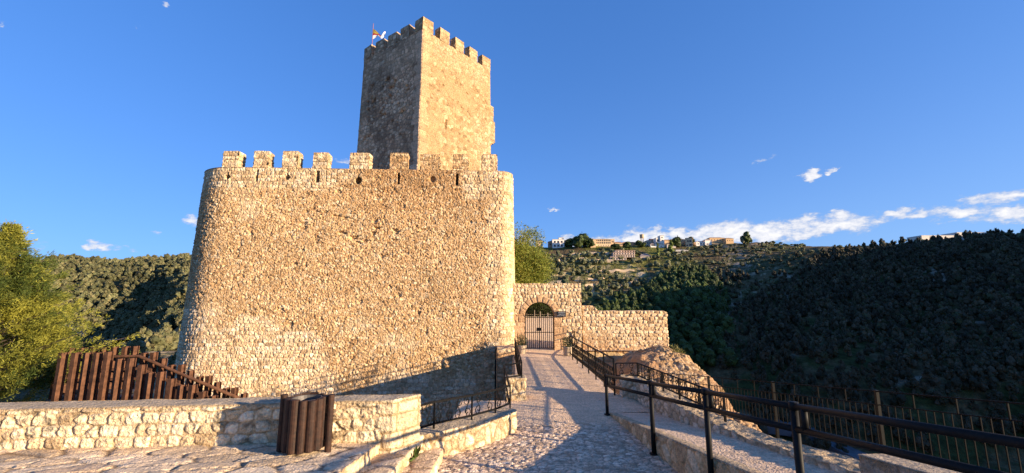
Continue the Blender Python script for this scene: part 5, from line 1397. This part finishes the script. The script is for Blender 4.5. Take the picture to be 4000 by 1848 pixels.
# ================================================================ village on the ridge
GLASS = mat_flat('dark_window', (.03, .032, .038), .25, 0, .2, 1, None, 0)
def building(label, u0, u1, vt, vb, Y, wall, roof=None, wins=(), depth=9, turn=0.0, rh=1.2, flat=False, cat='house', name='village_house', bands=0, gable=False):
    if name != 'roof_only' and vb > 962: Y = find_Y((u0 + u1) / 2, vb, Y)
    a = at(u0, vb, Y); b = at(u1, vb, Y); zt = at((u0 + u1) / 2, vt, Y)[2]; zb = min(a[2], float(zg((a[0] + b[0]) / 2, Y))) - 2.0
    w = b[0] - a[0]; cx = (a[0] + b[0]) / 2; cy = Y + depth / 2
    cs, sn = math.cos(turn), math.sin(turn)
    t = Thing(name, label, cat, (cx, cy, zb))
    def loc(x, y, z): return [cx + x * cs - y * sn, cy + x * sn + y * cs, z]
    ztop = zt - (0 if flat else rh)
    m = MB(); hx_, hy = w / 2, depth / 2
    v = [loc(sx * hx_, sy * hy, z) for z in (zb, ztop) for sx, sy in ((-1, -1), (1, -1), (1, 1), (-1, 1))]
    m.add(v, [[0, 1, 5, 4], [1, 2, 6, 5], [2, 3, 7, 6], [3, 0, 4, 7], [4, 5, 6, 7]], None, wall)
    if gable: m.add([loc(hx_, -hy, ztop), loc(hx_, hy, ztop), loc(hx_, 0, ztop + rh)], None, [[0, 1, 2]], wall); m.add([loc(-hx_, -hy, ztop), loc(-hx_, hy, ztop), loc(-hx_, 0, ztop + rh)], None, [[0, 2, 1]], wall)
    t.part('wall', m, M_BLDG)
    m = MB(); e = .35; rc = roof or (.30, .17, .11)
    if flat: m.add([loc(sx * (hx_ + .15), sy * (hy + .15), z) for z in (ztop + .01, ztop + .35) for sx, sy in ((-1, -1), (1, -1), (1, 1), (-1, 1))], [[0, 1, 5, 4], [1, 2, 6, 5], [2, 3, 7, 6], [3, 0, 4, 7], [4, 5, 6, 7]], None, rc)
    else:
        zr = ztop + rh; rr_ = hx_ + e if gable else max(hx_ - hy * .6, .3)
        P = [loc(-hx_ - e, -hy - e, ztop - .12), loc(hx_ + e, -hy - e, ztop - .12), loc(hx_ + e, hy + e, ztop - .12), loc(-hx_ - e, hy + e, ztop - .12), loc(-rr_, 0, zr + .1), loc(rr_, 0, zr + .1)]
        m.add(P, [[0, 1, 5, 4], [2, 3, 4, 5]], [[1, 2, 5], [3, 0, 4]], rc)
    t.part('roof', m, M_BLDG)
    H = ztop - zb - 2.0
    for (fx0, fx1, fz0, fz1) in wins:
        m = MB(); p0 = (fx0 - .5) * w; p1 = (fx1 - .5) * w; z0 = zb + 2 + fz0 * H; z1 = zb + 2 + fz1 * H
        v = [loc(x, y, z) for y in (-hy - .06, -hy + .1) for x, z in ((p0, z0), (p1, z0), (p1, z1), (p0, z1))]
        m.add(v, [[0, 1, 2, 3], [0, 4, 5, 1], [1, 5, 6, 2], [2, 6, 7, 3], [3, 7, 4, 0]]); t.part('window', m, GLASS)
    return t
WHT = (.72, .71, .70); CRM = (.58, .46, .32); OCH = (.45, .33, .22); GRY = (.36, .33, .30); TIL = (.30, .17, .11)
def grid_w(nx, rows, x0=.06, x1=.94, fill=.55):
    out = []
    for (z0, z1) in rows:
        for i in range(nx):
            c = x0 + (x1 - x0) * (i + .5) / nx; w = (x1 - x0) / nx * fill / 2; out.append((c - w, c + w, z0, z1))
    return out
B = building
B('small cream house on the ridge just right of the willow top', 2093, 2120, 936, 955, 425, CRM, TIL, grid_w(3, [(.5, .8)]))
B('low brown brick house at the left end of the village', 2143, 2166, 939, 960, 424, (.33, .23, .17), TIL, grid_w(2, [(.4, .7)]))
B('white house with terraces at the left of the village', 2158, 2204, 936, 958, 420, WHT, GRY, grid_w(3, [(.12, .38), (.6, .85)]), flat=True)
B('small white roof storey on the white terraced house', 2183, 2202, 929, 938, 424, WHT, GRY, [], flat=True, depth=5)
B('cream house beside the white terraced house', 2206, 2236, 934, 955, 426, CRM, (.38, .25, .17), grid_w(2, [(.45, .75)]))
B('grey roofed house half hidden by the round trees', 2252, 2274, 935, 958, 430, GRY, (.2, .17, .16), [])
B('low grey wing left of the apartment block', 2291, 2308, 934, 958, 428, (.40, .36, .32), (.16, .14, .14), [])
B('tall cream end block of the apartment building with red roof', 2306, 2327, 930, 960, 414, CRM, (.32, .12, .08), grid_w(2, [(.15, .27), (.45, .58), (.72, .86)], .15, .6, .5), rh=1.0)
B('long cream apartment block with rows of dark balconies', 2328, 2388, 931, 960, 418, CRM, (.42, .30, .2), grid_w(8, [(.38, .60), (.70, .92)], .02, .98, .62) + grid_w(5, [(.06, .2)], .1, .9, .2), rh=.9, cat='apartment block', name='apartment_block')
B('small pale flat block right of the apartments', 2389, 2401, 935, 952, 424, (.5, .4, .3), GRY, grid_w(2, [(.5, .8)]), flat=True)
B('long low ochre houses behind the street lamp', 2398, 2432, 943, 957, 424, OCH, TIL, grid_w(4, [(.3, .6)]))
B('long low terracotta roofed row left of the water tower', 2432, 2488, 943, 953, 428, (.42, .29, .2), (.42, .24, .15), [])
B('grey stone house right of the water tower', 2524, 2546, 936, 955, 424, GRY, GRY, grid_w(2, [(.4, .65)]))
B('ochre house with red roof beside the white tower house', 2544, 2566, 931, 958, 428, OCH, (.28, .10, .07), [], gable=True)
B('white tall tower-like house in the middle of the village', 2581, 2596, 921, 960, 418, WHT, GRY, [(.3, .62, .52, .62), (.3, .62, .78, .88)], flat=True, depth=8)
B('white house wing with one wide dark opening', 2564, 2581, 930, 958, 419, WHT, GRY, [(.15, .65, .55, .85)], flat=True)
B('low white house at the foot of the tower house', 2542, 2596, 948, 966, 408, WHT, (.4, .3, .24), [(.05, .3, .5, .9), (.72, .8, .25, .5)], rh=1.5)
B('ochre house with tiled roof right of the tower house', 2597, 2627, 934, 955, 426, OCH, TIL, [], gable=True)
B('low house with long tiled roof behind the dark tree', 2628, 2656, 932, 952, 432, OCH, (.33, .22, .14), [], gable=True)
B('small ochre house with hipped roof', 2655, 2680, 931, 948, 430, OCH, (.34, .22, .14), [])
B('long pale garden wall and shed below the ochre houses', 2606, 2640, 955, 967, 410, (.5, .45, .40), GRY, [], flat=True, depth=4)
B('tall cream house with dark loggias and a blank sunlit gable', 2695, 2720, 924, 955, 410, CRM, TIL, [(.25, .45, .5, .72), (.55, .85, .5, .72), (.1, .35, .05, .22), (.5, .9, .05, .3)], depth=18, turn=-.42, gable=False)
B('small white house with sloping roof right of the cream house', 2755, 2780, 932, 952, 408, WHT, GRY, [(.2, .5, .1, .35)], rh=1.6)
B('long low white house on the slope right of the village', 2720, 2758, 940, 953, 410, WHT, (.45, .42, .4), grid_w(3, [(.3, .55)]), rh=1.2)
B('long beige barn on the skyline', 2772, 2832, 925, 938, 420, (.50, .36, .22), (.36, .25, .16), grid_w(5, [(.5, .7)], fill=.25))
B('smaller beige barn at the right end of the village', 2836, 2866, 927, 940, 414, (.50, .36, .22), (.36, .25, .16), grid_w(3, [(.5, .7)], fill=.25))
# stepped hotel on the slope
HY = find_Y(2430, 1016, 345) - 338
ht = Thing('hotel', 'stepped stone hotel with arcaded storeys on the terraced slope below the village', 'hotel', at(2430, 1012, 338 + HY))
def tier(u0, u1, vt, vb, Y, dep, n, wz, nm, col=(.44, .38, .36)):
    Y = Y + HY; a = at(u0, vb, Y); b = at(u1, vt, Y); m = MB(); m.box([(a[0] + b[0]) / 2, Y + dep / 2, (a[2] + b[2]) / 2], [b[0] - a[0], dep, b[2] - a[2]], 0, col); ht.part('storey', m, M_BLDG)
    m = MB(); m.box([(a[0] + b[0]) / 2, Y - .3 + dep / 2, b[2] + .12], [b[0] - a[0] + .5, dep + .8, .3], 0, (.42, .33, .28)); ht.part('roof_edge', m, M_BLDG)
    for i in range(n):
        x = a[0] + (b[0] - a[0]) * (i + .5) / n; h = b[2] - a[2]; m = MB(); m.box([x, Y, a[2] + h * sum(wz) / 2], [(b[0] - a[0]) / n * .36, .25, h * (wz[1] - wz[0])]); ht.part('window', m, GLASS)
tier(2384, 2447, 1004, 1016, 338, 10, 6, (.1, .7), 0); tier(2396, 2480, 995, 1005, 342, 12, 9, (.1, .75), 0); tier(2396, 2480, 986, 995.5, 347, 10, 8, (.2, .75), 0); tier(2405, 2428, 978, 986.5, 349, 8, 2, (.25, .75), 0); tier(2428, 2480, 979, 986.5, 351, 8, 5, (.2, .85), 0, (.40, .30, .26))
B('stone house with slate roof and chimney right of the hotel', 2502, 2545, 988, 1010, 340, (.40, .36, .34), (.20, .18, .19), grid_w(3, [(.1, .4)]), rh=3.0)
B('long white shed on the shaded rocky slope', 2640, 2690, 974, 988, 352, (.5, .5, .5), (.62, .62, .64), [(.1, .6, .1, .6)], rh=.8)
for (ua, ub, va, vb_, lb) in ((3600, 3732, 921, 924, 'lower long white warehouse roof on the far right ridge'), (3738, 3862, 909, 912, 'upper long white warehouse roof on the far right ridge')):
    B(lb, ua, ub, va, vb_, 318, (.6, .58, .56), (.6, .6, .62), [], flat=True, depth=12, name='warehouse', cat='warehouse')
# dry-stone walls of the farm terraces
def terrace_wall(label, pts, h=1.7):
    us = np.linspace(pts[0][0], pts[-1][0], 26); vs_ = np.interp(us, [p[0] for p in pts], [p[1] for p in pts])
    Ys = np.array([find_Y(u, v, 340, 250, 410) for u, v in zip(us, vs_)]); k = np.ones(7) / 7; Ys = np.convolve(np.pad(Ys, 3, 'edge'), k, 'valid')
    X = np.array([at(u, v, y)[0] for u, v, y in zip(us, vs_, Ys)]); Zb = zg(X, Ys); m = MB(); rs = np.random.RandomState(int(us[0]))
    hh = h * (1 + .5 * (fbm(X / 6, Ys / 6, 5, 3)))
    top = np.stack([X, Ys, Zb + hh], 1); P = np.stack([np.stack([X, Ys - .5, Zb - 1.5], 1), np.stack([X, Ys - .3, Zb + hh], 1), np.stack([X, Ys + .5, Zb + hh - .05], 1), np.stack([X, Ys + .6, Zb - 1.5], 1)], 1)
    c = np.array([.44, .36, .27]) * (1 + .8 * fbm(X / 3, Ys / 2, 9, 4))[:, None, None] * np.ones((1, 4, 1))
    m.grid(P, c); single('terrace_wall', m, M_FAR, label, 'terrace wall', (X.mean(), Ys.mean(), Zb.mean()), 'dry stone terrace walls')
terrace_wall('short pale terrace wall high on the sunlit left slope', [(2215, 996), (2282, 993)])
terrace_wall('long pale terrace wall just left of the hotel', [(2296, 990), (2380, 992)])
terrace_wall('pale terrace wall low on the left beside the willow top', [(2152, 1027), (2212, 1024)])
terrace_wall('long pale terrace wall below the hotel on the left', [(2296, 1024), (2396, 1020)])
terrace_wall('thin grey terrace wall at mid slope in the half shade', [(2290, 1063), (2478, 1058)], 1.2)
terrace_wall('thin grey terrace wall low in the shaded fields', [(2296, 1092), (2440, 1090)], 1.2)
terrace_wall('lowest curving terrace wall above the gate wall', [(2270, 1122), (2380, 1118), (2490, 1106)], 1.6)
# water tower
q = at(2511, 948, 424); zt = at(2511, 915, 424)[2]; zm = at(2511, 929, 424)[2]; R_ = 2.2
wt = Thing('water_tower', 'beige round water tower on concrete legs above the village roofs', 'water tower', (q[0], 426, q[2] - 2))
m = MB(); m.lathe([(0, zm - .3), (R_ * .9, zm), (R_, zm + .3), (R_, zt - .3), (R_ * 1.05, zt - .2), (R_ * 1.05, zt), (0, zt + .25)], (q[0], 426, 0), 24, (.42, .33, .23)); wt.part('tank', m, M_BLDG, smooth=False)
for k in range(6):
    a = k * math.pi / 3 + .3; m = MB(); m.bar([q[0] + 1.7 * math.cos(a), 426 + 1.7 * math.sin(a), q[2] - 2], [q[0] + 1.7 * math.cos(a), 426 + 1.7 * math.sin(a), zm + .1], .42, None, (.45, .4, .34)); wt.part('leg', m, M_BLDG)
m = MB(); m.tube([[q[0], 426, q[2] - 2], [q[0], 426, zm]], .5, 8, (.4, .36, .3)); wt.part('riser_pipe', m, M_BLDG)
# street lamp and far poles
lp = Thing('street_lamp', 'pale street lamp post on the terrace above the hotel', 'street lamp', at(2457, 976, find_Y(2457, 976, 385)))
LY = find_Y(2457, 976, 385); m = MB(); a = at(2457, 977, LY); b = at(2457, 953, LY); m.tube([a - [0, 0, 1], b], .18, 6, (.6, .58, .54)); lp.part('post', m, M_BLDG)
m = MB(); m.box(b + [.4, 0, 0], [1.4, .5, .25], 0, (.6, .58, .54)); lp.part('lamp_head', m, M_BLDG)
# low field walls of the terraces are ground relief; two pale stone sheds and the white post by the road
for (u, v, Y_, lb) in ((2180, 1000, 352, 'tiny flat stone hut on the sunlit upper terrace'), (2262, 1010, 346, 'tiny broken stone hut on the middle terrace')):
    B(lb, u, u + 20, v - 3, v + 4, Y_, (.42, .36, .29), (.4, .34, .28), [(.3, .6, .1, .6)], flat=True, depth=4, name='stone_hut', cat='hut')

# ================================================================ sky, sun, camera
W = bpy.data.worlds.new('World'); S.world = W; W.use_nodes = True
nt = W.node_tree; N = nt.nodes.new; L = nt.links.new
bg = nt.nodes['Background']; bg.inputs['Strength'].default_value = SKY
sky = N('ShaderNodeTexSky'); sky.sky_type = 'NISHITA'; sky.sun_disc = False
sky.sun_elevation = math.radians(SUN_EL); sky.sun_rotation = math.radians(SUN_AZ)
sky.altitude = 850; sky.air_density = 1.0; sky.dust_density = .35; sky.ozone_density = 2.6
hsv = N('ShaderNodeHueSaturation'); hsv.inputs['Saturation'].default_value = SKY_SAT; hsv.inputs['Value'].default_value = SKY_VAL; hsv.inputs['Hue'].default_value = SKY_HUE
L(sky.outputs[0], hsv.inputs['Color'])
tc_ = N('ShaderNodeTexCoord'); sx = N('ShaderNodeSeparateXYZ'); L(tc_.outputs['Generated'], sx.inputs[0])
def mth(op, a, b=None, c=None):
    n = N('ShaderNodeMath'); n.operation = op
    for i, q in enumerate((a, b, c)):
        if q is None: continue
        if isinstance(q, (int, float)): n.inputs[i].default_value = q
        else: L(q, n.inputs[i])
    return n.outputs[0]
AZ = mth('ARCTAN2', sx.outputs[0], sx.outputs[1]); EL = mth('ARCSINE', sx.outputs[2])
def dirs(u, v):
    x, y, z = ray(u, v); r = math.sqrt(x * x + y * y + z * z); return math.atan2(x, y), math.asin(z / r)
cmb = N('ShaderNodeCombineXYZ'); L(AZ, cmb.inputs[0]); L(mth('MULTIPLY', EL, 1.8), cmb.inputs[1])
def noise(scale, det=6, ro=.6, off=0.0):
    n = N('ShaderNodeTexNoise'); n.inputs['Scale'].default_value = scale; n.inputs['Detail'].default_value = det; n.inputs['Roughness'].default_value = ro
    v = N('ShaderNodeVectorMath'); v.operation = 'ADD'; v.inputs[1].default_value = (off, off * .7, 0); L(cmb.outputs[0], v.inputs[0]); L(v.outputs[0], n.inputs['Vector']); return n.outputs['Fac']
nz1 = noise(34, 9, .66); nz2 = noise(9, 4, .5, 3.3)
AZ = mth('ADD', AZ, mth('MULTIPLY', mth('SUBTRACT', noise(22, 6, .6, 7.7), .5), .085)); EL = mth('ADD', EL, mth('MULTIPLY', mth('SUBTRACT', noise(30, 6, .6, 12.1), .5), .038))
clouds = [  # photo bearing, half widths in photo px, flat-bottomed puffs
 (2240, 948, 60, 22, 1), (2350, 948, 80, 20, 1), (2490, 935, 70, 34, 1), (2580, 930, 60, 32, 1), (2660, 930, 70, 34, 1), (2780, 925, 90, 42, 1), (2860, 915, 110, 40, 1), (2990, 915, 110, 36, 1), (3120, 905, 130, 34, .95), (3270, 880, 190, 36, .9), (3190, 853, 150, 14, .75),
 (3560, 836, 110, 22, .9), (3760, 835, 170, 24, .85), (3950, 842, 170, 28, .9), (3900, 776, 180, 26, .75), (4200, 790, 200, 40, .8),
 (3160, 688, 38, 26, 1.1), (3238, 676, 20, 14, .9), (2990, 620, 40, 8, .4), (2165, 818, 20, 6, .7),
 (385, 966, 62, 17, .9), (748, 862, 30, 24, .75), (600, 906, 36, 9, .65), (160, 968, 40, 20, .4), (505, 978, 30, 10, .5), (640, 20, 18, 10, .55), (555, 115, 16, 12, .35), (10, 105, 22, 14, .5), (1340, 630, 36, 14, .5), (2060, 935, 40, 22, .9), (3650, 812, 60, 8, .4)]
acc = None
for (u, v, wu, wv, dn) in clouds:
    wv *= 1.25 if v > 760 and u > 2200 else 1.0
    a0, e0 = dirs(u, v); a1, _ = dirs(u + wu, v); _, e1 = dirs(u, v - wv)
    ra, re = abs(a1 - a0), abs(e1 - e0)
    da = mth('DIVIDE', mth('SUBTRACT', AZ, a0), ra); de = mth('DIVIDE', mth('SUBTRACT', EL, e0), re)
    de = mth('MULTIPLY', de, mth('ADD', mth('MULTIPLY', mth('LESS_THAN', de, 0.0), .35), 1.0))
    r2 = mth('ADD', mth('MULTIPLY', da, da), mth('MULTIPLY', de, de))
    g = mth('MULTIPLY', mth('MAXIMUM', mth('SUBTRACT', 1.0, mth('MULTIPLY', r2, .55)), 0.0), dn)
    acc = g if acc is None else mth('MAXIMUM', acc, g)
dens = mth('ADD', acc, mth('MULTIPLY', mth('SUBTRACT', nz1, .52), 2.3))
dens = mth('ADD', dens, mth('MULTIPLY', mth('SUBTRACT', nz2, .5), .7))
mr = N('ShaderNodeMapRange'); mr.interpolation_type = 'SMOOTHSTEP'; mr.inputs[1].default_value = .10; mr.inputs[2].default_value = .85; L(dens, mr.inputs[0])
cov = mth('MULTIPLY', mr.outputs[0], mth('MULTIPLY', mth('GREATER_THAN', acc, .001), .93))
cov = mth('MULTIPLY', cov, mth('MINIMUM', mth('MULTIPLY', acc, 3.0), 1.0))
# lit tops, greyer bases: denser parts are brighter
sh = N('ShaderNodeMapRange'); sh.inputs[1].default_value = .3; sh.inputs[2].default_value = 1.25; L(dens, sh.inputs[0])
cc = N('ShaderNodeMix'); cc.data_type = 'RGBA'; L(sh.outputs[0], cc.inputs['Factor'])
cc.inputs['A'].default_value = (*(np.array([.42, .47, .60]) * CLOUD), 1); cc.inputs['B'].default_value = (*(np.array([.95, .92, .90]) * CLOUD), 1)
s1 = N('ShaderNodeVectorMath'); s1.operation = 'SCALE'; s1.inputs['Scale'].default_value = .1516; L(hsv.outputs[0], s1.inputs[0])
gm = N('ShaderNodeGamma'); gm.inputs['Gamma'].default_value = SKY_G; L(s1.outputs[0], gm.inputs['Color'])
s2 = N('ShaderNodeVectorMath'); s2.operation = 'MULTIPLY'; s2.inputs[1].default_value = tuple(k / SKY / 2 ** EXPO for k in SKY_K); L(gm.outputs[0], s2.inputs[0])
# paler air low down, more so toward the sun's side
AZ0 = mth('ARCTAN2', sx.outputs[0], sx.outputs[1]); EL0 = mth('MAXIMUM', mth('ARCSINE', sx.outputs[2]), 0.0)
hz_f = mth('MULTIPLY', mth('MULTIPLY', mth('EXPONENT', mth('DIVIDE', EL0, -.22)), .46), mth('ADD', .6, mth('MULTIPLY', mth('MINIMUM', mth('MAXIMUM', AZ0, 0.0), 1.0), 1.0)))
hz_m = N('ShaderNodeMix'); hz_m.data_type = 'RGBA'; L(hz_f, hz_m.inputs['Factor']); L(s2.outputs[0], hz_m.inputs['A']); hz_m.inputs['B'].default_value = (*(np.array([.46, .68, .98]) / SKY / 2 ** EXPO), 1)
mx = N('ShaderNodeMix'); mx.data_type = 'RGBA'; L(cov, mx.inputs['Factor']); L(hz_m.outputs['Result'], mx.inputs['A']); L(cc.outputs['Result'], mx.inputs['B'])
L(mx.outputs['Result'], bg.inputs['Color'])

sd_ = bpy.data.lights.new('sun', 'SUN'); sd_.energy = SUN_E; sd_.angle = math.radians(.53); sd_.color = SUN_C
so = bpy.data.objects.new('sun', sd_); COL.objects.link(so)
from mathutils import Vector
d = Vector((math.sin(math.radians(SUN_AZ)) * math.cos(math.radians(SUN_EL)), math.cos(math.radians(SUN_AZ)) * math.cos(math.radians(SUN_EL)), math.sin(math.radians(SUN_EL))))
so.rotation_euler = d.to_track_quat('Z', 'Y').to_euler(); so.location = (40, -20, 40)

cam = bpy.data.cameras.new('camera'); co = bpy.data.objects.new('camera', cam); COL.objects.link(co)
cam.sensor_width = 36; cam.lens = FPX / 4000 * 36; cam.clip_start = .05; cam.clip_end = 20000
co.location = (0, 0, CZ); co.rotation_euler = (math.pi / 2 + TH, 0, 0); S.camera = co
S.view_settings.view_transform = 'Standard'; S.view_settings.look = 'None'; S.view_settings.exposure = EXPO; S.view_settings.gamma = 1
S.cycles.use_denoising = True; S.cycles.max_bounces = 6; S.cycles.diffuse_bounces = 3; S.cycles.sample_clamp_indirect = 4
